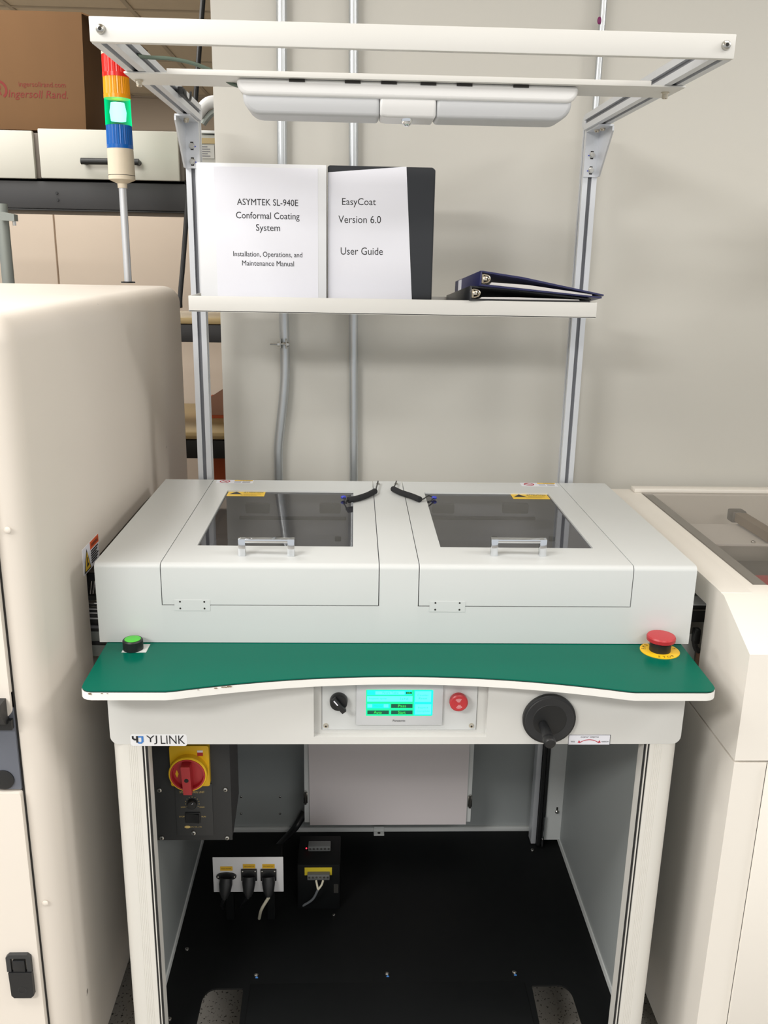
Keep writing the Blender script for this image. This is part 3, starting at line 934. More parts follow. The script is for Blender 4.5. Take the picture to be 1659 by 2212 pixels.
# ---- lids
GW = (0.077, 0.3485, 0.096, 0.478)
for s, nm in ((-1, 'left'), (1, 'right')):
    g_ = 0.0015
    x0, x1 = CE + g_, LE - g_
    wx = GW
    lid = M(WHITE)
    rad = 0.009
    outer = hood_prof(0.9682, rad, GW[2])[:-1]
    prof = outer + [(GW[2], 1.0365), (0.0035 + rad, 1.0365), (0.0035, 1.0365 - rad), (0.0035, 0.9682)]
    lid.prism(prof, 'yz', s * x0, s * x1)
    lid.box(s * x0, s * wx[0], wx[2], 0.5705, 1.0365, 1.040)
    lid.box(s * wx[1], s * x1, wx[2], 0.5705, 1.0365, 1.040)
    lid.box(s * wx[0], s * wx[1], wx[3], 0.5705, 1.0365, 1.040)
    lo = lid.build('lid', wt)
    win = M(SMOKED).box(s * (wx[0] - .006), s * (wx[1] + .006), wx[2] - .006, wx[3] + .006, 1.0335, 1.0363).build('window', lo, 'smoked acrylic window')
    # handle
    hp = [at_z(px, 1200, 1.04) for px in ((523, 629) if s < 0 else (1067, 1171))]
    yy = (hp[0].y + hp[1].y) / 2
    hx0, hx1 = hp[0].x - 0.006, hp[1].x + 0.006
    h = M(CHROME)
    h.box(hx0, hx0 + 0.012, yy - 0.005, yy + 0.007, 1.040, 1.0705, 0.001)
    h.box(hx1 - 0.012, hx1, yy - 0.005, yy + 0.007, 1.040, 1.0705, 0.001)
    h.box(hx0 + 0.0115, hx1 - 0.0115, yy - 0.005, yy + 0.007, 1.0635, 1.0702, 0.0008)
    h.build('handle', lo, 'chrome pull handle')
    # hinge
    hl, hr = ((377, 454) if s < 0 else (928, 1005))
    ha, hb_ = at_y(hl, 1308, 0).x, at_y(hr, 1308, 0).x
    M(WHITE).box(ha, hb_, -0.0006, 0.004, 0.9575, 0.9765).build('hinge', lo)
    hs = M(SEAM)
    for fx in (0.16, 0.84):
        for z in (0.9615, 0.9735):
            hs.cyl((ha + (hb_ - ha) * fx, -0.0005, z), (ha + (hb_ - ha) * fx, -0.0009, z), 0.0016, n=10)
    hs.build('hinge_hole', lo)
    # yellow attention sticker on the glass
    if s < 0:
        c4 = [at_z(px, py, 1.0365) for px, py in ((490, 1072), (571, 1072), (574, 1061), (494, 1060))]
    else:
        c4 = [at_z(px, py, 1.0365) for px, py in ((1109, 1078), (1187, 1078), (1181, 1067), (1102, 1066))]
    ax0, ax1 = (c4[0].x + c4[3].x) / 2, (c4[1].x + c4[2].x) / 2
    ay0, ay1 = (c4[0].y + c4[1].y) / 2, (c4[2].y + c4[3].y) / 2
    zs_ = 1.0364
    stk = M(YSTICK, INK).box(ax0, ax1, ay0, ay1, zs_, zs_ + 0.0003)
    stk.use(1)
    wdt, hgt = ax1 - ax0, ay1 - ay0
    z9 = zs_ + 0.0005
    stk.text('ATTENTION', (ax0 + wdt * 0.68, ay1 - hgt * 0.30, z9), wdt * 0.52, hgt * 0.24, X3, Y3)
    stk.text('OBSERVE PRECAUTIONS', (ax0 + wdt * 0.66, ay1 - hgt * 0.62, z9), wdt * 0.46, hgt * 0.10, X3, Y3)
    stk.text('ELECTROSTATIC SENSITIVE', (ax0 + wdt * 0.58, ay1 - hgt * 0.82, z9), wdt * 0.42, hgt * 0.10, X3, Y3)
    stk.flat([(-0.02 * .7, -hgt * .18), (0.02 * .7, -hgt * .18), (0, hgt * .30)], (ax0 + wdt * 0.22, ay0 + hgt * 0.52, z9), X3, Y3)
    stk.build('attention_sticker', lo)
    # caution sticker at the rear edge
    if s < 0:
        xa, xb = at_z(466, 1043, 1.04).x, at_z(546, 1043, 1.04).x
    else:
        xa, xb = at_z(1126, 1048, 1.04).x, at_z(1203, 1048, 1.04).x
    ya, yb = 0.540, 0.5695
    cs = M(PAPER, REDINK, YSTICK, INK, mat('pale_blue_print', (188, 192, 206), 0.6))
    cs.box(xa, xb, ya, yb, 1.040, 1.0403)
    cc = (xa + (xb - xa) * 0.23, (ya + yb) / 2, 1.0406)
    cs.use(1).ring(cc, 0.0088, 0.0118, X3, Y3)
    cs.flat([(-0.008, 0.0055), (-0.0055, 0.008), (0.008, -0.0055), (0.0055, -0.008)], cc, X3, Y3)
    xm = xa + (xb - xa) * 0.48
    cs.use(2).box(xm, xb - 0.002, yb - 0.009, yb - 0.001, 1.0403, 1.0405)
    cs.use(4).box(xm + 0.001, xm + 0.016, ya + 0.003, yb - 0.012, 1.0403, 1.0405)
    cs.use(3).text('CAUTION', (xm + (xb - xm) * 0.60, yb - 0.005, 1.0407), (xb - xm) * 0.55, 0.005, X3, Y3)
    for k in range(3):
        cs.box(xm + 0.019, xb - 0.006, ya + 0.004 + k * 0.005, ya + 0.0052 + k * 0.005, 1.0403, 1.0405)
    cs.build('caution_sticker', lo)
    # under the lid: ledge with two stops and small clips, seen through the window
    zl = 1.004
    c0, c1, c2, c3 = ((530, 582, 690, 736) if s < 0 else (934, 982, 1086, 1142))
    le = [at_z(px, 1114, zl) for px in (c0 - 12, c3 + 12)]
    M(DGREY).box(le[0].x, le[1].x, le[0].y - 0.008, le[0].y, zl - 0.006, zl).build('inner_rail', wt)
    for u0, u1 in ((c0, c1), (c2, c3)):
        ua, ub = at_z(u0, 1110, zl), at_z(u1, 1092, zl + 0.018)
        M(DGREY).box(ua.x, ub.x, ua.y, ua.y + 0.014, zl, zl + 0.022, 0.003).build('inner_stop', wt)
    for px in ((602, 730) if s < 0 else (1068, 1192)):
        q = at_z(px, 1163, 1.0)
        M(BLACKP).box(q.x - 0.006, q.x + 0.006, q.y - 0.003, q.y + 0.003, 0.994, 1.004, 0.002).build('inner_clip', wt)
# ---- green top
def top_outline(inset=0.0):
    pts = [(-0.488 + inset, 0.010), (-0.484 + inset, -0.150)]
    for i in range(1, 5):
        a = PI + PI / 2 * i / 4
        pts.append((-0.466 + (0.018 - inset) * math.cos(a), -0.1535 + (0.018 - inset) * math.sin(a)))
    pts.append((-0.356, -0.1715 + inset))
    n = 24
    for i in range(n + 1):
        x = -0.345 + 0.69 * i / n
        pts.append((x, -(0.119 + 0.425 * x * x) + inset))
    pts.append((0.356, -0.1715 + inset))
    for i in range(0, 4):
        a = 1.5 * PI + PI / 2 * i / 4
        pts.append((0.466 + (0.018 - inset) * math.cos(a), -0.1535 + (0.018 - inset) * math.sin(a)))
    return pts + [(0.484 - inset, -0.150), (0.488 - inset, 0.010)]
M(GREEN).prism(top_outline(), 'xy', ZG - 0.0015, ZG).build('green_top', wt, 'glossy green worktop sheet')
M(GREENEDGE).prism(top_outline(0.0004), 'xy', ZG - 0.0034, ZG - 0.0015).build('sheet_edge', wt)
M(EDGEW).prism(top_outline(-0.0006), 'xy', ZG - 0.0155, ZG - 0.0034).build('edge_board', wt, 'white edge board with chipped corner')
ch = M(mat('chipped_core', (120, 96, 72), 0.8))
for px, w_, h_, dz in ((186, 0.010, 0.0022, 0.0036), (194, 0.006, 0.0034, 0.0046), (220, 0.004, 0.0018, 0.0040), (232, 0.003, 0.0014, 0.0042), (430, 0.004, 0.0014, 0.0040), (466, 0.006, 0.0024, 0.0044), (482, 0.014, 0.0018, 0.0040), (494, 0.010, 0.0024, 0.0042)):
    cx_ = at_z(px, 1480 if px > 300 else 1492, ZG).x
    ye = (-(0.119 + 0.425 * cx_ * cx_) if abs(cx_) < 0.345 else -0.1715) - 0.0014
    if cx_ < -0.468:
        continue
    ch.flat([(-w_ / 2, 0), (-w_ * .2, -h_ * .45), (w_ * .1, -h_ * .3), (w_ * .3, -h_ * .5), (w_ / 2, 0), (w_ * .2, h_ * .5), (-w_ * .3, h_ * .4)], (cx_, ye, ZG - dz))
ch.build('edge_chip', wt, 'brown chips in the white edge', kind='stuff')
# ---- frame under the top
YA = -0.1
AX = 0.4645
ZA0, ZA1 = 0.7665, ZG - 0.0157
poly = []
rr = 0.014
for i in range(6):
    a = PI + PI / 2 * i / 5
    poly.append((-AX + rr + rr * math.cos(a), ZA0 + rr + rr * math.sin(a)))
for i in range(6):
    a = 1.5 * PI + PI / 2 * i / 5
    poly.append((AX - rr + rr * math.cos(a), ZA0 + rr + rr * math.sin(a)))
poly += [(AX, ZA1), (-AX, ZA1)]
ap = M(TWHITE).prism(poly, 'xz', YA, YA + 0.06).build('apron', wt)
hx0, hx1, hz = at_y(678, 1590, YA).x, at_y(1050, 1590, YA).x, at_y(850, 1592, YA).z
cut(ap, (hx0, hx1, YA - 0.05, YA + 0.013, hz, ZA1 + 0.1))
for s in (-1, 1):
    M(TWHITE).box(s * (AX - 0.004), s * (AX - 0.0005), YA + 0.0605, 0.56, ZA0 + 0.01, 0.884).build('side_rail', wt)
M(TWHITE).box(-0.49, 0.49, 0.012, 0.57, 0.884, 0.8995).build('deck', wt)
# ---- legs
def leg_poly(s, y0, back=False):
    d = -1 if back else 1
    prof = [(0.0, 0.030), (0.0, 0.022)]
    for i in range(1, 7):
        a = PI + PI / 2 * i / 6
        prof.append((0.022 + 0.022 * math.cos(a), 0.022 + 0.022 * math.sin(a)))
    for gx in (0.0285, 0.0315, 0.0345, 0.0375, 0.0405):
        prof += [(gx, 0.0), (gx + 0.0004, 0.0005), (gx + 0.0009, 0.0005), (gx + 0.0013, 0.0)]
    prof += [(0.0495, 0.0), (0.0495, 0.004), (0.0525, 0.004), (0.0525, 0.0015), (0.0540, 0.0015), (0.0540, 0.006), (0.0575, 0.006), (0.0575, 0.030)]
    return [(s * (-AX + px), y0 + d * py) for px, py in prof]
for s in (1, -1):
    M(LEGM).prism(leg_poly(s, YA + 0.0005), 'xy', 0.035, ZA0 + 0.004).build('leg', wt)
    lb_ = M(LEGM).prism(leg_poly(s, 0.555, True), 'xy', 0.035, ZA0 + 0.03).build('leg', wt)
    slot = M(BLACKP)
    slot.box(s * (-AX + 0.0496), s * (-AX + 0.0524), YA + 0.0030, YA + 0.0044, 0.035, ZA0 + 0.003)
    slot.box(s * (-AX + 0.0541), s * (-AX + 0.0574), YA + 0.0050, YA + 0.0064, 0.035, ZA0 + 0.003)
    slot.build('leg_slot', wt)
    for fy in (-0.07, 0.525):
        M(BLACKP).lathe([(0.022, 0), (0.022, 0.008), (0.008, 0.012), (0.008, 0.036)], (s * (AX - 0.03), fy, 0), Z3, 18).build('levelling_foot', wt)
# ---- enclosure inside
ZP = 0.150
for s in (-1, 1):
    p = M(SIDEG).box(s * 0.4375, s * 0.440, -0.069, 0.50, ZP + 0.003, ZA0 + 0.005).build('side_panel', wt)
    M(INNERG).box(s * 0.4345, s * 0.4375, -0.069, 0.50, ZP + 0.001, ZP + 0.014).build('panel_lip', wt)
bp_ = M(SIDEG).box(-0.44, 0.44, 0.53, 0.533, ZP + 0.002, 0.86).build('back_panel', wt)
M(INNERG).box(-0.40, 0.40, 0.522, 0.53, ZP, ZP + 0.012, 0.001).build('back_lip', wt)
for px, py in ((605, 1721), (605, 1757), (521, 1721), (521, 1757)):
    q = at_y(px, py, 0.53)
    screw(wt, (q.x, 0.53, q.z), 0.003)
q = at_y(819, 1798, 0.50)
g = M(INNERG, SEAM).box(q.x - 0.013, q.x + 0.013, 0.505, 0.522, ZP + 0.0005, ZP + 0.004, 0.001)
g.box(q.x - 0.013, q.x + 0.013, 0.520, 0.5225, ZP, ZP + 0.016, 0.001)
g.use(1).cyl((q.x, 0.512, ZP + 0.004), (q.x, 0.512, ZP + 0.0045), 0.004, n=12)
g.build('catch_tab', wt)
# hanging box cover at the back
ia, ib = at_y(668, 1783, 0.43), at_y(1008, 1778, 0.43)
zi = (ia.z + ib.z) / 2
cov = M(mat('inner_cover_paint', (212, 205, 206), 0.5, var=0.02)).prism([(ia.x + 0.002, zi), (ib.x - 0.002, zi), (at_y(1013, 1620, .43).x, 0.70), (ia.x - 0.003, 0.70)], 'xz', 0.428, 0.432).build('inner_cover', wt)
M(INNERG).box(ia.x - 0.011, ib.x + 0.009, 0.433, 0.529, zi + 0.004, 0.72).build('inner_box', wt)
for px, py in ((660, 1722), (1015, 1730)):
    q = at_y(px, py, 0.432)
    g = M(STEEL)
    g.box(q.x - 0.005, q.x + 0.005, 0.428, 0.440, q.z - 0.014, q.z + 0.014, 0.001)
    g.cyl((q.x, 0.428, q.z - 0.016), (q.x, 0.428, q.z + 0.018), 0.003, n=10)
    g.build('hinge', wt)
# rear right upright plates and black shaft
M(INNERG).box(0.398, 0.4374, 0.472, 0.474, ZP + 0.012, 0.80).build('corner_plate', wt)
q = at_y(1203, 1753, 0.472)
g = M(STEEL, SEAM)
g.lathe([(0.005, 0), (0.005, 0.003), (0.003, 0.005)], (q.x, 0.472, q.z), NEGY, 14)
g.use(1).box(q.x - 0.002, q.x + 0.002, 0.4712, 0.472, q.z + 0.002, q.z + 0.012)
g.build('screw', wt)
q = at_y(1152, 1730, 0.53)
screw(wt, (q.x, 0.53, q.z), 0.005)
M(ALU).box(0.366, 0.378, 0.470, 0.500, ZP + 0.002, 0.82, 0.001).build('rear_post', wt)
g = M(BLACKM)
g.box(0.379, 0.387, 0.462, 0.49, ZP + 0.002, 0.80, 0.001)
g.box(0.3885, 0.396, 0.466, 0.49, ZP + 0.002, 0.80, 0.001)
g.build('drive_column', wt)
M(CHROME).cyl((0.392, 0.460, ZP + 0.003), (0.392, 0.460, ZP + 0.085), 0.0022, n=10).build('drive_rod', wt)
# base pan with two notches
nx0, nx1 = 0.284, 0.360
yn = 0.034
def pan_half(s):
    pts = [(0.0, 0.535), (s * 0.4375, 0.535), (s * 0.4375, -0.10), (s * nx1 * 1.005, -0.10), (s * nx1, yn - 0.03)]
    for i in range(1, 6):
        a = PI / 2 * i / 5
        pts.append((s * (nx1 - 0.024 + 0.024 * math.cos(a)), yn - 0.03 + 0.03 * math.sin(a)))
    pts += [(s * nx0, yn), (s * nx0 * 0.985, -0.10), (0.0, -0.10)]
    return pts
pan = M(PANM)
for s in (-1, 1):
    pan.prism(pan_half(s), 'xy', ZP - 0.004, ZP)
pan.build('base_pan', wt)
M(PANM).box(-0.27, 0.27, -0.10, 0.042, ZP, ZP + 0.0025, 0.001).build('front_lip', wt)
for px, py in ((553, 2107), (836, 2106), (1112, 2104)):
    q = at_z(px, py, ZP + 0.004)
    g = M(STEEL, BLUEINK)
    g.lathe([(0.0045, 0), (0.0045, 0.003), (0.002, 0.0045)], (q.x, 0.064, ZP + 0.0005), Z3, 8)
    g.use(1).box(q.x - 0.0008, q.x + 0.004, 0.058, 0.060, ZP, ZP + 0.001)
    g.build('pan_bolt', wt)
for px, py in ((488, 1840), (1150, 1836), (404, 2050), (366, 2201)):
    q = at_z(px, py, ZP + 0.002)
    screw(wt, (q.x, q.y, ZP + 0.0005), 0.0045, Z3)
# lower cross bars of the frame
M(BLACKM).box(-0.405, 0.405, 0.50, 0.55, 0.09, ZP - 0.006).build('cross_bar', wt)

# ---- control panel in the recess
YP = YA + 0.0125
px0, px1 = at_y(696, 1576, YP).x, at_y(1027, 1576, YP).x
pz0 = at_y(860, 1575, YP).z
M(SEAM).box(px0 - 0.0007, px1 + 0.0007, YP - 0.0003, YP, pz0 - 0.0007, ZA1 - 0.001).build('panel_shadow_gap', wt)
cpn = M(BEZEL, WHITE).use(1).box(px0, px1, YP - 0.0018, YP - 0.0003, pz0, ZA1 - 0.001).build('control_panel', wt)
YQ = YP - 0.0018
for px, py in ((704, 1567), (1018, 1567)):
    q = at_y(px, py, YQ)
    screw(cpn, (q.x, YQ, q.z), 0.0042, NEGY, BRASS)
tpan = M(BEZEL).box(at_y(769, 1540, YQ - 0.004).x, at_y(956, 1540, YQ - 0.004).x, YQ - 0.005, YQ, at_y(860, 1567, YQ - .005).z, ZA1 - 0.002, 0.0015).build('touch_panel', wt)
YS = YQ - 0.0051
S = lambda px, py: at_y(px, py, YS)
def srect(px0, px1, py0, py1, m, name, lift=0.0003):
    a, b = S(px0, py0), S(px1, py1)
    return M(m).box(a.x, b.x, YS - lift, YS + 0.0004, b.z, a.z).build(name, tpan, smooth=False)
M(SCREEN_A).prism(rrect(S(791, 1489).x, S(935, 1489).x, S(860, 1546).z, S(860, 1490).z, 0.0012, 3), 'xz', YS - 0.0002, YS + 0.0004).build('display', tpan, 'lit green touch display', smooth=False)
srect(895, 934, 1491, 1545, SCREEN_B, 'display_column', 0.0003)
srect(793, 890, 1491, 1501.5, SCREEN_B, 'title_row', 0.0003)
srect(811, 874, 1493, 1500, SCREEN_C, 'title_field', 0.0004)
srect(877, 889.5, 1494.5, 1499, SCREEN_D, 'status_field', 0.0004)
srect(793, 891, 1503.5, 1515.5, SCREEN_C, 'count_field', 0.0004)
srect(793, 842, 1520, 1530, SCREEN_B, 'arrow_row', 0.0003)
srect(794, 804, 1521, 1528, SCREEN_C, 'arrow_key', 0.0004)
srect(829, 839, 1521, 1528, SCREEN_C, 'arrow_key', 0.0004)
srect(845, 891, 1520.5, 1529, SCREEN_D, 'key', 0.0004)
srect(793.5, 840, 1534.5, 1542.5, SCREEN_D, 'key', 0.0004)
srect(845, 891, 1534.5, 1542.5, SCREEN_D, 'key', 0.0004)
srect(897, 931, 1493, 1516, SCREEN_C, 'key', 0.0004)
srect(897, 931, 1521, 1543, SCREEN_C, 'key', 0.0004)
def stext(body, px, py, wpx, hpx, m):
    a, b = at_y(px - wpx / 2, py, YS - .0006), at_y(px + wpx / 2, py, YS - .0006)
    hh = at_y(px, py - hpx / 2, YS - .0006).z - at_y(px, py + hpx / 2, YS - .0006).z
    M(m).text(body, (a + b) / 2, b.x - a.x, hh).build('lettering', tpan, smooth=False)
stext('Auto', 816, 1538.7, 17, 6, SCREEN_T)
stext('Pass', 868.5, 1525, 17, 6, SCREEN_T)
stext('Start', 868, 1538.7, 16, 6, SCREEN_T)
stext('Work Table', 843, 1496.5, 36, 5, SCREEN_F)
stext('HS', 883.3, 1497, 7, 3, SCREEN_T)
stext('Inspect cycle', 816, 1509.3, 38, 4.5, SCREEN_F)
stext('1s+d', 873, 1509.5, 17, 5.5, SCREEN_F)
stext('Manual', 817, 1525, 19, 4.5, SCREEN_F)
stext('Counter', 914, 1501.5, 24, 4.5, SCREEN_F)
stext('Reset', 914, 1508.5, 18, 4.5, SCREEN_F)
stext('Inspect', 914, 1529, 22, 4.8, SCREEN_F)
stext('Complete', 914, 1536.5, 28, 4.8, SCREEN_F)
stext('Panasonic', 862, 1556.7, 27, 4.2, INK)
# selector knob
q = at_y(731.5, 1519, YQ - 0.010)
kb = M(BLACKP, PAPER)
kb.lathe([(0.0142, 0), (0.0146, 0.002), (0.0140, 0.010), (0.0132, 0.0115)], (q.x, YQ, q.z), NEGY, 32)
dd = Vector((0.62, 0, -0.78)).normalized()
pp = Vector((0.78, 0, 0.62)).normalized()
c0 = Vector((q.x, YQ - 0.0115, q.z))
tfm = Matrix(((dd.x, 0, pp.x, c0.x), (dd.y, -1, pp.y, c0.y), (dd.z, 0, pp.z, c0.z), (0, 0, 0, 1)))
kb.box(-0.0135, 0.0152, 0.0, 0.009, -0.0042, 0.0042, 0.001, tf=tfm)
kb.use(1).box(-0.012, -0.002, 0.009, 0.0095, -0.0009, 0.0009, tf=tfm)
kb.build('selector_knob', wt, 'black selector knob with white pointer')
# red push button
q = at_y(991, 1518, YQ - 0.014)
rb_ = M(REDP)
rb_.lathe([(0.010, 0), (0.010, 0.006), (0.0146, 0.007), (0.0150, 0.010), (0.0146, 0.0155), (0.0125, 0.017)], (q.x, YQ, q.z), NEGY, 32)
rbo = rb_.build('stop_button', wt, 'red stop button with white turn marks')
pm = M(mat('pink_print', (226, 170, 174), 0.5))
for r_ in (0.0028, 0.0044, 0.006, 0.0076):
    for a0 in (1.75, 1.75 + PI):
        pm.ring((q.x, YQ - 0.0172, q.z), r_, r_ + 0.0009, n=12, a0=a0 - 0.9 + 0.2, a1=a0 + 0.55)
pm.build('turn_mark', rbo)
# logo sticker on the apron
lg = M(mat('sticker_white', (232, 233, 236), 0.35)).prism(rrect(at_y(282, 1600, YA).x, at_y(404, 1600, YA).x, at_y(340, 1611, YA).z, at_y(340, 1586, YA).z, 0.004), 'xz', YA - 0.0003, YA).build('logo_sticker', wt)
Lp = lambda px, py: at_y(px, py, YA - 0.0006)
yh_ = Lp(350, 1589).z - Lp(350, 1607).z
M(INK).text('YJ', (Lp(316, 1598.5) + Lp(339.5, 1598.5)) / 2, Lp(339.5, 1598).x - Lp(316, 1598).x, yh_ * 1.04).text('LINK', (Lp(347, 1598) + Lp(399.5, 1598)) / 2, Lp(399.5, 1598).x - Lp(347, 1598).x, yh_).build('logo_lettering', lg)
g = M(INK, BLUEINK)
e0 = Lp(284.5, 1590)
u_ = (Lp(312, 1590).x - e0.x) / 27.5
def lpoly(pts, i):
    g.use(i).flat([(p[0] * u_, -p[1] * u_) for p in pts], e0 + Vector((0, -0.0002 * (i + 1), 0)))
lpoly([(0, 0), (4, 0), (4, 4.5), (6, 6.5), (9, 6.5), (9, 0), (13.5, 0), (13.5, 16), (9, 16), (9, 10.5), (4.5, 10.5), (0, 6.5)], 0)
lpoly([(13.8, 12.5), (16, 15), (18, 15), (20.5, 13), (20.5, 3.5), (13.8, 3.5), (13.8, 0), (25, 0), (25, 14), (20.5, 18.5), (14.5, 18.5), (11, 16.2), (13.8, 16)], 1)
g.build('logo_emblem', lg)
# conveyor width sticker
a, b = at_y(1228.5, 1587, YA), at_y(1317, 1609, YA)
ws = M(PAPER, INK, REDINK)
ws.prism(rrect(a.x, b.x, b.z, a.z, 0.0012, 2), 'xz', YA - 0.0003, YA)
wd, hg = b.x - a.x, a.z - b.z
fr = M(INK)
for (x0, x1, z0, z1) in ((a.x, b.x, a.z - 0.0007, a.z), (a.x, b.x, b.z, b.z + 0.0007), (a.x, a.x + 0.0007, b.z, a.z), (b.x - 0.0007, b.x, b.z, a.z)):
    ws.use(1).box(x0, x1, YA - 0.0005, YA - 0.0003, z0, z1)
cxm = (a.x + b.x) / 2
ws.text("CONV' WIDTH", (cxm, YA - 0.0006, a.z - hg * 0.22), wd * 0.42, hg * 0.16)
ws.text('WIDE', (a.x + wd * 0.11, YA - 0.0006, b.z + hg * 0.33), wd * 0.10, hg * 0.13)
ws.text('NARROW', (b.x - wd * 0.12, YA - 0.0006, b.z + hg * 0.33), wd * 0.17, hg * 0.13)
R0 = wd * 0.36
ws.use(2).ring((cxm - wd * .0, YA - 0.0006, a.z - hg * 0.48 - R0), R0 - 0.0006, R0 + 0.0006, n=16, a0=PI / 2 - 0.70, a1=PI / 2 + 0.70)
for s in (-1, 1):
    tx_, tz_ = cxm + s * wd * 0.275, b.z + hg * 0.22
    ws.flat([(0, 0), (-s * 0.0052, 0.0002), (-s * 0.0020, 0.0048)], (tx_, YA - 0.0007, tz_))
ws.build('width_sticker', wt)
# crank
q = at_y(1185, 1550, YA)
cr = M(BLACKP, mat('crank_face', (40, 41, 43), 0.5))
cr.lathe([(0.043, 0), (0.0435, 0.003), (0.043, 0.007), (0.0405, 0.0085)], (q.x, YA, q.z), NEGY, 48)
cr.use(1).lathe([(0.0400, 0.0085), (0.0390, 0.0095), (0.0300, 0.0090), (0.0275, 0.0088)], (q.x, YA, q.z), NEGY, 48)
cro = cr.build('crank_disc', wt, 'round black crank disc')
M(BLACKM).lathe([(0.0278, 0.0086), (0.0268, 0.0093), (0.02, 0.0093)], (q.x, YA, q.z), NEGY, 40).build('crank_hub', cro)
k0 = at_y(1173, 1566, YA - 0.010)
k1 = at_y(1186, 1600, YA - 0.050)
g = M(BLACKP)
g.tube([k0, k0 + (k1 - k0) * 0.5 + Vector((0, 0, 0.002)), k1], (0.0075, 0.0088), 14)
g.lathe([(0.009, 0), (0.0098, 0.004), (0.0098, 0.012), (0.008, 0.015), (0.003, 0.0165)], k1 - (k1 - k0).normalized() * 0.006, (k1 - k0), 20)
g.build('crank_handle', cro, 'folding black crank grip')
# start button
q = at_z(288, 1402, ZG)
M(mat('clear_plate', (206, 208, 206), 0.4)).box(q.x - 0.016, q.x + 0.024, q.y - 0.014, q.y + 0.018, ZG, ZG + 0.0008, 0.0003).build('button_plate', wt)
sb = M(BLACKP).lathe([(0.0165, 0.0008), (0.0165, 0.016), (0.0150, 0.018), (0.0135, 0.018)], (q.x, q.y, ZG), Z3, 32).build('start_button', wt, 'black collar with green push button')
M(BRIGHTGREEN).lathe([(0.0134, 0.0165), (0.0132, 0.0185), (0.012, 0.019)], (q.x, q.y, ZG), Z3, 32).build('green_cap', sb)
# emergency stop
q = at_z(1425, 1406, ZG)
er = M(YELLOW).lathe([(0.0325, 0), (0.0325, 0.0012), (0.032, 0.0014)], (q.x, q.y, ZG), Z3, 48).build('stop_ring', wt, 'yellow emergency stop ring')
lt_ = M(INK)
def arc_text(body, a_mid, step, r, inward):
    n = len(body)
    for i, ch in enumerate(body):
        a = a_mid + (i - (n - 1) / 2) * step
        d = Vector((math.cos(a), math.sin(a), 0))
        if inward:
            up, right = -d, Vector((-d.y, d.x, 0))
        else:
            up, right = d, Vector((d.y, -d.x, 0))
        lt_.text(ch, Vector((q.x, q.y, ZG + 0.0016)) + d * r, None, 0.0062, right, up)
arc_text('EMERGENCY', PI / 2, -0.34, 0.0265, False)
arc_text('STOP', -PI / 2 + 0.1, 0.30, 0.0270, True)
lt_.build('ring_lettering', er)
es = M(BLACKP).lathe([(0.0175, 0.0014), (0.0178, 0.016), (0.0170, 0.017)], (q.x, q.y, ZG), Z3, 32).build('stop_collar', wt)
M(REDP).lathe([(0.016, 0.017), (0.0235, 0.020), (0.0240, 0.026), (0.0225, 0.0285), (0.010, 0.0292)], (q.x, q.y, ZG), Z3, 56, ribs=0.02).build('stop_mushroom', wt, 'red emergency stop mushroom button')

# ---- lid retaining cords
def lanyard(label, eye, sleeve, tail, ring, loop):
    t = thing('retaining_cord', label, 'cord', eye, 'lid retaining cords')
    M(STEEL).lathe([(0.004, 0), (0.004, 0.002), (0.0015, 0.003), (0.0015, 0.008)], eye, Z3, 12).build('eyelet', t)
    M(BLACKP).tube([eye + Vector((0, 0, 0.007)), (eye + sleeve[0]) / 2 + Vector((0, -0.004, 0.003)), sleeve[0], sleeve[1], sleeve[-1], tail, ring], 0.0014, 8).build('cord', t)
    M(RUBBER).tube(sleeve, 0.0062, 16).build('foam_sleeve', t)
    M(BLUEP).ball(ring, 0.0042, 1.4, 0.9, 0.9).build('cord_clip', t, 'blue clip')
    M(BLACKP).tube([ring, loop], 0.0013, 8, 1).build('cord_end', t)
ZL = 1.047
E1 = at_z(816.5, 1046, 1.041)
lanyard('left black foam-sleeved cord on the hood centre', E1, [at_z(810, 1061, ZL), at_z(792, 1070, ZL), at_z(770, 1077, ZL), at_z(752, 1080, ZL)], at_z(748, 1087, 1.041), at_z(742, 1074, 1.042), at_z(746, 1078, 1.040))
E2 = at_z(856, 1046, 1.041)
lanyard('right black foam-sleeved cord on the hood centre', E2, [at_z(849, 1056, ZL), at_z(866, 1064, ZL), at_z(890, 1072, ZL), at_z(907, 1079, ZL)], at_z(925, 1071, 1.043), at_z(938, 1075, 1.041), at_z(926, 1086, 1.040))

# ================================================================== speed control box under the table
YK = 0.05
kx0, kx1 = at_y(325, 1650, YK).x, at_y(497, 1650, YK).x
kz0 = at_y(420, 1814, YK).z
sbx = thing('control_box', 'dark grey speed control box with red rotary switch under the table', 'control box', ((kx0 + kx1) / 2, 0.09, kz0))
yback = at_x(515, 1660, kx1).y
M(DGREY).prism([(YK + 0.002, kz0 + 0.004), (YK + 0.002, 0.76), (yback, 0.76), (yback, at_x(515, 1720, kx1).z), (YK + 0.02, kz0 + 0.004)], 'yz', kx0 + 0.002, kx1 - 0.0005).build('housing', sbx)
M(DGREY).box(kx0, kx1, YK - 0.001, YK + 0.0018, kz0, 0.76, 0.0005).build('front_plate', sbx)
kq = lambda px, py, d=0.0: at_y(px, py, YK - 0.001 - d)
for px, py in ((345, 1706), (487, 1705), (350, 1809), (491, 1809)):
    q = kq(px, py)
    screw(sbx, (q.x, YK - 0.001, q.z), 0.0048)
sp0, sp1 = kq(380, 1705), kq(455, 1800)
ip = M(mat('speed_plate', (56, 57, 58), 0.5)).box(kq(378, 1700).x, kq(458, 1700).x, YK - 0.0028, YK - 0.001, kq(400, 1804).z, kq(400, 1692).z, 0.0004).build('speed_plate', sbx)
q = kq(419, 1797)
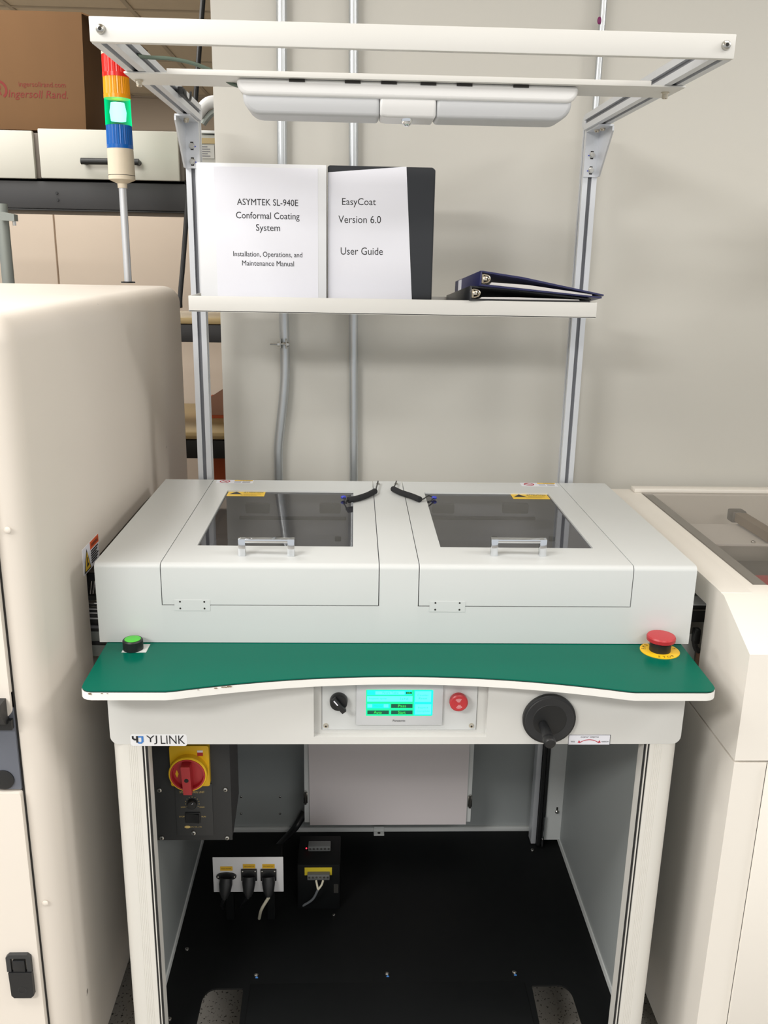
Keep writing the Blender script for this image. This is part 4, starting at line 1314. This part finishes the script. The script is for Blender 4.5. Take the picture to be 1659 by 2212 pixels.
screw(sbx, (q.x, YK - 0.0028, q.z), 0.0048)
def ktext(body, px, py, wpx, hpx):
    a, b = kq(px - wpx / 2, py, .0022), kq(px + wpx / 2, py, .0022)
    hh = kq(px, py - hpx / 2).z - kq(px, py + hpx / 2).z
    M(GOLDINK).text(body, (a + b) / 2, b.x - a.x, hh).build('lettering', ip, smooth=False)
ktext('SPEED CONTROL UNIT', 414.5, 1711, 54, 4.5)
ktext('LOW', 396, 1743.5, 10, 3)
ktext('HIGH', 436.5, 1743.5, 10, 3)
ktext('STOP', 393, 1764, 12, 3)
ktext('RUN', 440, 1764, 9, 3)
ktext('SPG CO., LTD', 424, 1786.5, 24, 2.6)
q = kq(405, 1786.5, .002)
M(GOLDINK).ball((q.x, q.y, q.z), 0.0028, 2.0, 0.15, 1.0).build('maker_mark', ip)
kc = kq(416, 1733)
g = M(GOLDINK)
for i in range(11):
    a = math.radians(-35 + 25 * i)
    g.cyl((kc.x + 0.0125 * math.cos(a), YK - 0.0028, kc.z + 0.0125 * math.sin(a)), (kc.x + 0.0125 * math.cos(a), YK - 0.0032, kc.z + 0.0125 * math.sin(a)), 0.0007, n=8)
g.build('dial_dots', ip, kind='stuff')
g = M(BLACKP, PAPER)
g.lathe([(0.0092, 0), (0.0088, 0.008), (0.0075, 0.0095)], (kc.x, YK - 0.0028, kc.z), NEGY, 20)
g.use(1).box(kc.x + 0.0024, kc.x + 0.0056, YK - 0.0127, YK - 0.0122, kc.z + 0.0012, kc.z + 0.0020, tf=Matrix.Translation((kc.x, 0, kc.z)) @ Matrix.Rotation(-0.8, 4, 'Y') @ Matrix.Translation((-kc.x, 0, -kc.z)))
g.build('speed_dial', sbx)
q = kq(417, 1764)
g = M(BLACKP)
g.box(q.x - 0.014, q.x + 0.014, YK - 0.0055, YK - 0.0028, q.z - 0.011, q.z + 0.011, 0.001)
g.prism([(q.x - 0.012, YK - 0.0055), (q.x + 0.012, YK - 0.0055), (q.x + 0.012, YK - 0.0095), (q.x, YK - 0.0065), (q.x - 0.012, YK - 0.0060)], 'xy', q.z - 0.009, q.z + 0.009)
g.build('rocker_switch', sbx)
# rotary isolator
ya = YK - 0.001
pa, pb = kq(368, 1606), kq(456, 1690)
rs = M(YELLOW, REDP, PAPER).prism(rrect(pa.x, pb.x, pb.z, pb.z + (pb.x - pa.x) + 0.012, 0.004, 3), 'xz', ya - 0.012, ya)
rso = rs.build('switch_plate', sbx, 'yellow rotary switch plate')
cz_ = kq(405.5, 1674, 0.027)
yc_ = ya - 0.012
M(YELLOW).lathe([(0.0335, 0), (0.0345, 0.014), (0.0332, 0.0155), (0.0312, 0.0155), (0.0312, 0.003)], (cz_.x, yc_, cz_.z), NEGY, 48, close=False).build('switch_ring', rso)
M(REDP).lathe([(0.0310, 0.002), (0.0310, 0.0168), (0.0284, 0.0168), (0.0272, 0.0080), (0.002, 0.0080)], (cz_.x, yc_, cz_.z), NEGY, 48).build('switch_dial', rso)
g = M(REDP, SEAM)
g.prism([(cz_.x - 0.0095, cz_.z + 0.024), (cz_.x + 0.0065, cz_.z + 0.024), (cz_.x + 0.0085, cz_.z - 0.032), (cz_.x - 0.0065, cz_.z - 0.032)], 'xz', yc_ - 0.0082, yc_ - 0.0290)
g.use(1).cyl((cz_.x, yc_ - 0.0293, cz_.z - 0.003), (cz_.x, yc_ - 0.0288, cz_.z - 0.003), 0.004, n=16)
g.build('switch_lever', rso, 'red switch lever')
q = kq(432, 1627, 0.013)
g = M(REDP, PAPER)
g.box(q.x - 0.005, q.x + 0.005, yc_ - 0.0006, yc_, q.z - 0.006, q.z + 0.001)
g.use(1).box(q.x - 0.005, q.x + 0.005, yc_ - 0.0006, yc_, q.z + 0.001, q.z + 0.005)
g.build('switch_mark', rso)
g = M(YELLOW)
g.flat([(-0.003, 0), (0, 0.008), (0.003, 0), (0, -0.008)], (cz_.x - 0.0205, yc_ - 0.0084, cz_.z - 0.002))
g.build('switch_arrow', rso)

# ================================================================== socket box on the pan
YZ = 0.20
sa, sb2 = at_y(459, 1851, YZ), at_y(613, 1925, YZ)
skt = thing('socket_box', 'white three-socket connector plate with yellow tags on the black pan', 'socket', ((sa.x + sb2.x) / 2, YZ + 0.03, ZP))
M(mat('socket_plate_paint', (212, 212, 214), 0.5)).box(sa.x, sb2.x, YZ - 0.002, YZ, sb2.z, sa.z, 0.001).build('face_plate', skt)
M(PANM).box(sa.x + 0.006, sb2.x - 0.006, YZ + 0.0005, YZ + 0.05, sb2.z + 0.004, sa.z - 0.006).build('box_body', skt)
for f_ in (0.2, 0.8):
    xx = sa.x + (sb2.x - sa.x) * f_
    M(PANM).box(xx - 0.008, xx + 0.008, YZ + 0.02, YZ + 0.04, ZP + 0.0005, sb2.z + 0.006).build('stand_off', skt)
cords = []
for i, (px, py, tpy) in enumerate(((489, 1893, 1876), (538, 1890, 1871), (580, 1890, 1871))):
    q = at_y(px, py, YZ - 0.004)
    g = M(BLACKP)
    if i == 0:
        g.prism([(q.x + 0.021 * math.cos(a) * (1 if abs(math.cos(a)) > .5 else .7), q.z + 0.009 * math.sin(a)) for a in [2 * PI * k / 20 for k in range(20)]], 'xz', YZ - 0.006, YZ - 0.002)
    else:
        g.box(q.x - 0.0165, q.x + 0.0165, YZ - 0.006, YZ - 0.002, q.z - 0.014, q.z + 0.014, 0.001)
    so = g.build('socket', skt)
    for s in (-1, 1):
        screw(so, (q.x + s * (0.017 if i == 0 else 0.013), YZ - 0.006, q.z + (0 if i == 0 else 0.010)), 0.0022, name='socket_screw', deep=False)
    a, b = at_y(px - 13.5, tpy - 4.5, YZ - .002), at_y(px + 13.5, tpy + 4.5, YZ - .002)
    tg = M(mat('yellow_tag', (214, 170, 40), 0.5), INK)
    tg.box(a.x, b.x, YZ - 0.0026, YZ - 0.002, b.z, a.z)
    tg.use(1).text(('MAIN POWER', 'MACHINE IN', 'MACHINE OUT')[i], ((a.x + b.x) / 2, YZ - 0.0029, (a.z + b.z) / 2), (b.x - a.x) * 0.8, 0.0028)
    tg.build('socket_tag', skt)
    cords.append(q)
CLAB = ('black mains plug in the leftmost socket', 'black connector plug in the middle socket', 'black connector plug with grey lead in the rightmost socket')
for i, q in enumerate(cords):
    t = thing('plug', CLAB[i], 'plug', (q.x, YZ - 0.02, ZP))
    M(BLACKP).lathe([(0.013, 0), (0.014, 0.012), (0.011, 0.03), (0.006, 0.040)], (q.x, YZ - 0.0065, q.z - 0.002), Vector((0.05 * (i - 1), -0.45, -0.85)), 16).build('plug_body', t)
    s0 = Vector((q.x + 0.002 * (i - 1), YZ - 0.028, q.z - 0.036))
    ends = ((484, 1965), (520, 1960), (560, 1984))[i]
    e = at_z(ends[0], ends[1], ZP + 0.005)
    M(BLACKP if i < 2 else WIREW).tube([s0, (s0 + e) / 2 + Vector((-0.004, -0.01, 0.005)), e], 0.0032, 10).build('lead', t)
t = tag(M(BLACKP).tube([at_y(658, 1755, 0.515), at_y(636, 1790, 0.49), at_y(612, 1815, 0.44), at_y(590, 1838, 0.38)], (0.010, 0.006), 12).build('trunk_cable'), 'thick black cable dropping from the hanging cover to the pan', 'cable')

# ================================================================== terminal block on the pan
YT = 0.25
ta, tb_ = at_y(642, 1860, YT), at_y(734, 1965, YT)
tm = thing('power_supply', 'small black power supply with yellow label and screw terminals', 'power supply', ((ta.x + tb_.x) / 2, YT + 0.04, ZP))
ztop = at_y(690, 1868, YT).z
M(PANM).box(ta.x, tb_.x, YT, YT + 0.10, ZP + 0.0005, ztop, 0.002).build('case', tm)
a, b = at_y(658, 1874, YT), at_y(717, 1890, YT)
M(mat('dull_yellow', (196, 176, 42), 0.5)).box(a.x, b.x, YT - 0.0006, YT, b.z, a.z).build('label_plate', tm)
a, b = at_y(664, 1889, YT - 0.01), at_y(712, 1900, YT - 0.01)
g = M(mat('terminal_grey', (96, 98, 98), 0.4))
g.box(a.x, b.x, YT - 0.012, YT, b.z, a.z, 0.001)
g.build('terminal_strip', tm)
for i in range(6):
    f = (i + 0.5) / 6
    M(STEEL).cyl((a.x + (b.x - a.x) * f, YT - 0.0121, (a.z + b.z) / 2 + 0.001), (a.x + (b.x - a.x) * f, YT - 0.0135, (a.z + b.z) / 2 + 0.001), 0.0022, n=10).build('terminal_screw', tm)
a2, b2 = at_y(666, 1840, YT + 0.05), at_y(714, 1850, YT + 0.05)
zr = max(ztop + 0.012, a2.z)
M(mat('terminal_grey', (96, 98, 98), 0.4)).box(a2.x, b2.x, YT + 0.045, YT + 0.065, ztop, ztop + 0.012, 0.001).build('terminal_strip', tm)
for i in range(6):
    f = (i + 0.5) / 6
    M(STEEL).cyl((a2.x + (b2.x - a2.x) * f, YT + 0.0449, ztop + 0.007), (a2.x + (b2.x - a2.x) * f, YT + 0.0435, ztop + 0.007), 0.0022, n=10).build('terminal_screw', tm)
M(LEDRED).ball((a2.x - 0.004, YT + 0.045, ztop + 0.008), 0.0016).build('status_light', tm, 'tiny red light')
q = at_y(726, 1918, YT)
M(STEEL).box(q.x - 0.005, q.x + 0.005, YT - 0.001, YT, q.z - 0.012, q.z + 0.010).build('earth_tab', tm)
w0, w1 = at_y(683, 1902, YT - 0.014), at_y(698, 1902, YT - 0.014)
wm = at_y(687, 1922, YT - 0.03)
we = at_z(652, 1958, ZP + 0.004)
g = M(WIREW)
g.tube([w0, (w0 + wm) / 2, wm], 0.0022, 8)
g.tube([w1, (w1 + wm) / 2 + Vector((0.002, 0, 0)), wm], 0.0022, 8)
g.build('wire', tm, 'pair of white wires')
M(mat('grey_lead', (104, 108, 112), 0.5)).tube([wm, (wm + we) / 2 + Vector((0.006, -0.004, 0)), we], 0.0026, 8).build('lead', tm)
for px, py in ((725, 1953), (721, 1977)):
    q = at_z(px, py, ZP)
    screw(tm, (q.x, q.y, ZP + 0.0005), 0.0035, Z3, name='fixing_screw', deep=False)

# ================================================================== overhead frame
of = thing('overhead_frame', 'aluminium overhead frame on two posts behind the work table hood', 'frame', (0, 0.6, 0.0))
PX, PW, PY0 = 0.4290, 0.030, 0.585
AXO = 0.4228      # outer face of the arms
def extrusion(a0, a1, horizontal, sx):
    """30 mm slotted profile, four slots"""
    h, s, d = 0.015, 0.004, 0.007
    pr = [(-h, -h), (-s, -h), (-s, -h + d), (s, -h + d), (s, -h), (h, -h), (h, -s), (h - d, -s), (h - d, s), (h, s), (h, h), (s, h), (s, h - d), (-s, h - d), (-s, h), (-h, h), (-h, s), (-h + d, s), (-h + d, -s), (-h, -s)]
    return pr
ext = extrusion(0, 0, 0, 0)
for s in (-1, 1):
    cx = s * (PX - 0.015)
    M(ALU).prism([(cx + p[0], PY0 + 0.015 + p[1]) for p in ext], 'xy', 0.30, 1.8195).build('post', of)
    sl = M(ALUSLOT)
    sl.box(cx - 0.0038, cx + 0.0038, PY0 + 0.0062, PY0 + 0.0072, 0.30, 1.81)
    sl.build('post_slot', of)
    ca = s * (AXO - 0.015)
    M(ALU).prism([(ca + p[0], 1.8045 + p[1]) for p in ext], 'xz', -0.0905, PY0 - 0.0005).build('arm', of)
    sl = M(ALUSLOT)
    sl.box(ca - 0.0038, ca + 0.0038, -0.088, PY0 - 0.001, 1.7959, 1.7967)
    sl.box(ca - s * 0.0088 - 0.0004, ca - s * 0.0088 + 0.0004, -0.088, PY0 - 0.001, 1.8007, 1.8083)
    sl.build('arm_slot', of)
    M(ALU).lathe([(0.013, 0), (0.013, 0.002), (0.010, 0.004)], (cx - s * 0.015, PY0 + 0.014, 1.806), (-s, 0, 0), 20).build('end_cap', of)
    # gusset bracket under the arm: base plate on the post, seat plate under the arm, tapered side cheek
    bx0, bx1 = cx - 0.0150, cx + 0.0150
    zt0, zt1 = 1.699, 1.7893
    yy = PY0 - 0.0035
    g = M(ALU)
    g.box(bx0, bx1, yy, PY0, zt0, zt1)
    g.box(bx0, bx1, yy - 0.095, yy, zt1 - 0.0035, zt1)
    ox = bx0 if s < 0 else bx1 - 0.0035
    if s < 0:
        g.prism([(yy, zt0), (yy, zt1), (yy - 0.090, zt1), (yy - 0.097, zt1 - 0.004), (yy - 0.097, zt1 - 0.012), (yy - 0.018, zt0)], 'yz', bx0 - 0.0005, bx0 + 0.003)
    else:
        g.prism([(yy, zt0), (yy, zt1), (yy - 0.090, zt1), (yy - 0.097, zt1 - 0.004), (yy - 0.097, zt1 - 0.012), (yy - 0.018, zt0)], 'yz', bx1 - 0.003, bx1 + 0.0005)
    go = g.build('gusset', of)
    for zz_ in (1.742, 1.712):
        M(SEAM).box(cx - 0.003, cx + 0.003, yy - 0.0004, yy, zz_ - 0.008, zz_ + 0.008).build('bolt_slot', go)
        g = M(STEEL, BLUEP)
        g.lathe([(0.0058, 0), (0.0058, 0.002), (0.0042, 0.0022), (0.0042, 0.006), (0.0025, 0.006)], (cx, yy - 0.0004, zz_), NEGY, 14)
        g.use(1).box(cx - s * 0.006 - 0.002, cx - s * 0.006 + 0.002, yy - 0.001, yy, zz_ - 0.002, zz_)
        g.build('bolt', go)
    for kk in (0.038, 0.062):
        M(BRASS).lathe([(0.0055, 0), (0.0055, 0.002), (0.0035, 0.005)], (cx + (0.002 if kk > .05 else -0.003), yy - kk, zt1 - 0.0035), (0, 0, -1), 12).build('bolt', go)
bar = M(SHELFP).box(-0.4228, 0.4228, -0.1005, -0.090, 1.7895, 1.8195, 0.0012).build('front_bar', of, 'white painted front bar')
for px, py in ((217.5, 63), (1568, 98)):
    q = at_y(px, py, -0.1005)
    screw(bar, (q.x, -0.1005, q.z), 0.0062)
# cross plate carrying the lamp
pl = M(SHELFP).box(-0.4265, 0.4265, 0.086, 0.178, 1.7865, 1.7893, 0.0008)
pl.box(-0.362, 0.372, 0.084, 0.087, 1.7865, 1.7945, 0.0005)
plo = pl.build('lamp_plate', of)
for px, py in ((300, 176), (1437, 203)):
    q = at_z(px, py - 3, 1.786)
    M(BRASS).lathe([(0.0065, 0), (0.0065, 0.002), (0.0045, 0.002), (0.0045, 0.009), (0.003, 0.010)], (q.x, q.y, 1.7865), (0, 0, -1), 14).build('plate_bolt', plo)
q = at_y(384, 193, 0.33)
g = M(DGREY)
g.box(-0.3925, -0.384, 0.335, 0.375, 1.800, 1.812, 0.001)
g.tube([(-0.3835, 0.337, 1.808), (-0.380, 0.340, 1.797), (-0.378, 0.355, 1.793), (-0.377, 0.37, 1.798), (-0.377, 0.375, 1.810)], 0.0022, 8)
g.build('cable_clip', of)

# work lamp
lamp = thing('work_lamp', 'white strip work lamp fixed under the overhead cross plate', 'lamp', (0, 0.13, 1.74))
YL = 0.098
L = lambda px, py: at_y(px, py, YL)
xl0, xl1 = L(512, 200).x, L(1248, 215).x
zlt, zlb = 1.7862, L(880, 256).z + 0.001
zmid = zlb + (zlt - zlb) * 0.60
def lamp_prof(x0, x1, z0, z1, r):
    out = [(x0, z1)]
    for i in range(7):
        a = PI + PI / 2 * i / 6
        out.append((x0 + r + r * math.cos(a), z0 + r + r * math.sin(a)))
    for i in range(7):
        a = 1.5 * PI + PI / 2 * i / 6
        out.append((x1 - r + r * math.cos(a), z0 + r + r * math.sin(a)))
    return out + [(x1, z1)]
M(LAMPW).prism(lamp_prof(xl0, xl1, zmid - 0.004, zlt, 0.018), 'xz', YL - 0.004, YL + 0.076).build('housing', lamp)
xm0, xm1 = L(820, 235).x, L(943, 235).x
dif = M(DIFF).prism(lamp_prof(xl0 + 0.008, xm0, zlb, zmid + 0.002, 0.026)[:8] + [(xm0, zlb), (xm0, zmid + 0.002)], 'xz', YL + 0.001, YL + 0.071).build('diffuser', lamp, 'frosted left diffuser')
pr = lamp_prof(xm1, xl1 - 0.008, zlb, zmid + 0.002, 0.026)
M(DIFF).prism([(xm1, zmid + 0.002), (xm1, zlb)] + pr[8:], 'xz', YL + 0.001, YL + 0.071).build('diffuser', lamp, 'frosted right diffuser')
M(LAMPW).prism([(xm0 + 0.0005, zlb + 0.002), (xm0 + 0.012, zlb), (xm1 - 0.004, zlb), (xm1 - 0.0005, zlb + 0.002), (xm1 - 0.0005, zmid), (xm0 + 0.0005, zmid)], 'xz', YL - 0.0, YL + 0.072).build('centre_cover', lamp)
M(CHROME).lathe([(0.0085, -0.004), (0.0088, 0.004), (0.0068, 0.0085), (0.0035, 0.0110)], (L(880, 250).x, YL + 0.012, zlb + 0.0005), (0, 0, -1), 16).build('cover_screw', lamp)
for px in (642, 762, 840, 925, 1003, 1125):
    q = L(px, 182)
    M(SEAM).box(q.x - 0.012, q.x + 0.012, YL - 0.0052, YL - 0.004, zlt - 0.0042, zlt - 0.0002).build('vent_slot', lamp)
for o_ in lamp.children:
    if o_.name.split('.')[0] in ('housing', 'diffuser', 'centre_cover'):
        soften(o_, 0.011 if o_.name.startswith('housing') else 0.013, 4)
tag(M(CABLEG).tube([(-0.398, 0.055, 1.8045), at_y(322, 124, 0.08), at_y(370, 127, 0.09), at_y(420, 138, 0.10), at_y(468, 158, 0.12), at_y(495, 178, 0.14), at_y(515, 186, 0.14)], 0.0028, 10).build('lamp_cable'),
    'green-grey cable arching from the left arm to the work lamp', 'cable')

# ================================================================== shelf tray
sh = thing('shelf_tray', 'white metal shelf tray bolted to the two posts', 'shelf', (0, 0.5, 1.42))
SY0, SY1 = 0.42, PY0 - 0.001
sl_, sr_ = -0.4050, 0.4070
M(SHELFP).box(sl_, sr_, SY0, SY1, 1.4195, 1.4215).build('shelf_floor', sh)
M(SHELFP).box(sl_, sr_, SY0, SY0 + 0.002, 1.4195, 1.4500, 0.0006).build('front_lip', sh)
M(SHELFP).box(sl_, sr_, SY1 - 0.002, SY1, 1.4217, 1.4500, 0.0006).build('back_lip', sh)
for xx in (sl_, sr_ - 0.002):
    M(SHELFP).box(xx, xx + 0.002, SY0 + 0.002, SY1 - 0.002, 1.4217, 1.4500, 0.0006).build('side_lip', sh)

# ---- upright binders
YM = 0.475
Mq = lambda px, py, y=YM: at_y(px, py, y)
bx0, bx1 = Mq(431, 500).x, Mq(705, 500).x
bz1 = (Mq(431, 345).z + Mq(705, 362).z) / 2
ZS = 1.4218
mb = thing('binder', 'white ring binder titled as a coating system manual standing on the shelf', 'binder', ((bx0 + bx1) / 2, YM, ZS), 'binders standing on the shelf')
M(VINYLW).box(bx0, bx1, YM, YM + 0.003, ZS, bz1, 0.0012).build('front_cover', mb)
M(VINYLW).box(bx0, bx1, YM + 0.030, YM + 0.033, ZS, bz1 - 0.002, 0.0012).build('back_cover', mb)
M(VINYLW).box(bx0 - 0.002, bx0 + 0.001, YM + 0.001, YM + 0.032, ZS, bz1 - 0.001, 0.0010).build('spine', mb)
M(PAPEREDGE).box(bx0 + 0.012, bx1 - 0.012, YM + 0.004, YM + 0.024, ZS + 0.006, bz1 - 0.012).build('pages', mb)
sx0, sx1 = Mq(466, 500).x, Mq(687, 500).x
cs = M(PAPER).box(sx0, sx1, YM - 0.0005, YM - 0.0001, ZS + 0.002, bz1 - 0.007).build('cover_sheet', mb)
def mtext(body, px0, px1, py, hpx, par, y=YM, tilt=0.0):
    a, b = at_y(px0, py, y - 0.0009), at_y(px1, py, y - 0.0009)
    hh = at_y(px0, py - hpx / 2, y).z - at_y(px0, py + hpx / 2, y).z
    rt = Vector((math.cos(tilt), 0, math.sin(tilt)))
    M(INK).text(body, (a + b) / 2, (b - a).length, hh, rt, Vector((-math.sin(tilt), 0, math.cos(tilt)))).build('lettering', par, smooth=False)
mtext('ASYMTEK SL-940E', 512, 644, 437, 14, cs)
mtext('Conformal Coating', 510, 647, 468, 19, cs)
mtext('System', 553, 605, 494, 19, cs)
mtext('Installation, Operations, and', 504, 653, 551, 14.5, cs)
mtext('Maintenance Manual', 523, 635, 569, 11, cs)

YM2 = 0.487
kx0, kx1 = Mq(700, 500, YM2).x, Mq(934, 500, YM2).x
kz1 = Mq(930, 362, YM2).z
kb = thing('binder', 'black ring binder with a slipped white user guide cover sheet', 'binder', ((kx0 + kx1) / 2, YM2, ZS), 'binders standing on the shelf')
x_ov = bx1 + 0.002
kx0 = x_ov
M(VINYLB).prism(rrect(kx0, kx1, ZS, kz1, 0.005, 3), 'xz', YM2, YM2 + 0.003).build('front_cover', kb)
M(VINYLB).prism(rrect(kx0, kx1 + 0.005, ZS, kz1 + 0.001, 0.005, 3), 'xz', YM2 + 0.030, YM2 + 0.033).build('back_cover', kb)
M(VINYLB).box(kx0, kx0 + 0.003, YM2 + 0.003, YM2 + 0.030, ZS, kz1 - 0.002).build('spine', kb)
M(PAPEREDGE).box(kx0 + 0.012, kx1 - 0.02, YM2 + 0.004, YM2 + 0.024, ZS + 0.006, kz1 - 0.014).build('pages', kb)
cpts = [at_y(px, py, YM2 - 0.0006) for px, py in ((706, 372), (878, 360), (890, 660), (706, 660))]
cpts[0].x = cpts[3].x = x_ov + 0.001
cs2 = M(PAPER).prism([(p.x, p.z) for p in cpts], 'xz', YM2 - 0.0008, YM2 - 0.0002).build('cover_sheet', kb, 'loose white cover sheet')
mtext('EasyCoat', 739, 812, 438, 20, cs2, YM2, math.radians(0.6))
mtext('Version 6.0', 731, 823, 474, 16, cs2, YM2, math.radians(0.6))
mtext('User Guide', 736, 827, 542.5, 16, cs2, YM2, math.radians(0.6))

# ---- binders lying on the shelf, spine to the left, sagging shut to the right
def flat_binder(label, m, loc, rot, wid, dep, t0, t1, tilt0, fill):
    """wedge-shaped ring binder; local x from spine to fore edge, y depth, z up"""
    t = thing('binder', label, 'binder', loc, 'binders lying on the shelf')
    def part(mm, name, lab=None):
        o = mm.build(name, None)
        o.parent = t
        if lab:
            o['label'] = lab
        return o
    part(M(m).prism([(0, 0), (wid, tilt0), (wid, tilt0 + 0.003), (0, 0.003)], 'xz', 0, dep), 'bottom_cover')
    part(M(m).prism([(0.001, t0 - 0.003), (wid * 0.33, t0 * 0.74 + tilt0 * .33), (wid + 0.004, t1 + tilt0 - 0.003), (wid + 0.004, t1 + tilt0), (wid * 0.33, t0 * 0.74 + 0.004 + tilt0 * .33), (0.002, t0)], 'xz', 0, dep), 'top_cover')
    part(M(m).box(-0.002, 0.002, 0, dep, 0.0, t0, 0.0009), 'spine')
    part(M(PAPEREDGE).prism([(0.020, 0.004), (wid - 0.02, tilt0 + 0.0035), (wid - 0.02, tilt0 + 0.0035 + fill * 0.55), (0.10, 0.004 + fill), (0.024, 0.004 + fill * 0.8)], 'xz', 0.004, dep - 0.006), 'pages')
    r = M(BRASS)
    r.box(0.003, 0.007, 0.003, dep - 0.003, 0.006, t0 - 0.006)
    for yy in (0.004, 0.012):
        r.tube([(0.006, yy, 0.006), (0.016, yy, 0.009), (0.020, yy, 0.015), (0.016, yy, 0.021), (0.006, yy, 0.023)], 0.0016, 8)
    r.box(0.005, 0.014, 0.002, 0.006, 0.011, 0.019, 0.001)
    part(r, 'ring_mechanism', 'shiny ring mechanism')
    t.rotation_euler = rot
    return t
RZ = math.radians(11)
b3 = flat_binder('black ring binder lying on the shelf under the navy one', VINYLB, at_y(1017, 649, 0.414), (math.radians(-9), math.radians(0.4), RZ), 0.254, 0.160, 0.0285, 0.007, 0.0, 0.004)
b4 = flat_binder('navy ring binder lying on top of the black one', VINYLN, at_y(1038, 617, 0.412), (math.radians(-9), math.radians(4.0), RZ), 0.262, 0.160, 0.0290, 0.008, -0.004, 0.006)
sp = M(PAPER).box(-0.0028, -0.0021, 0.115, 0.135, 0.001, 0.027).build('spine_label')
sp.parent = b4
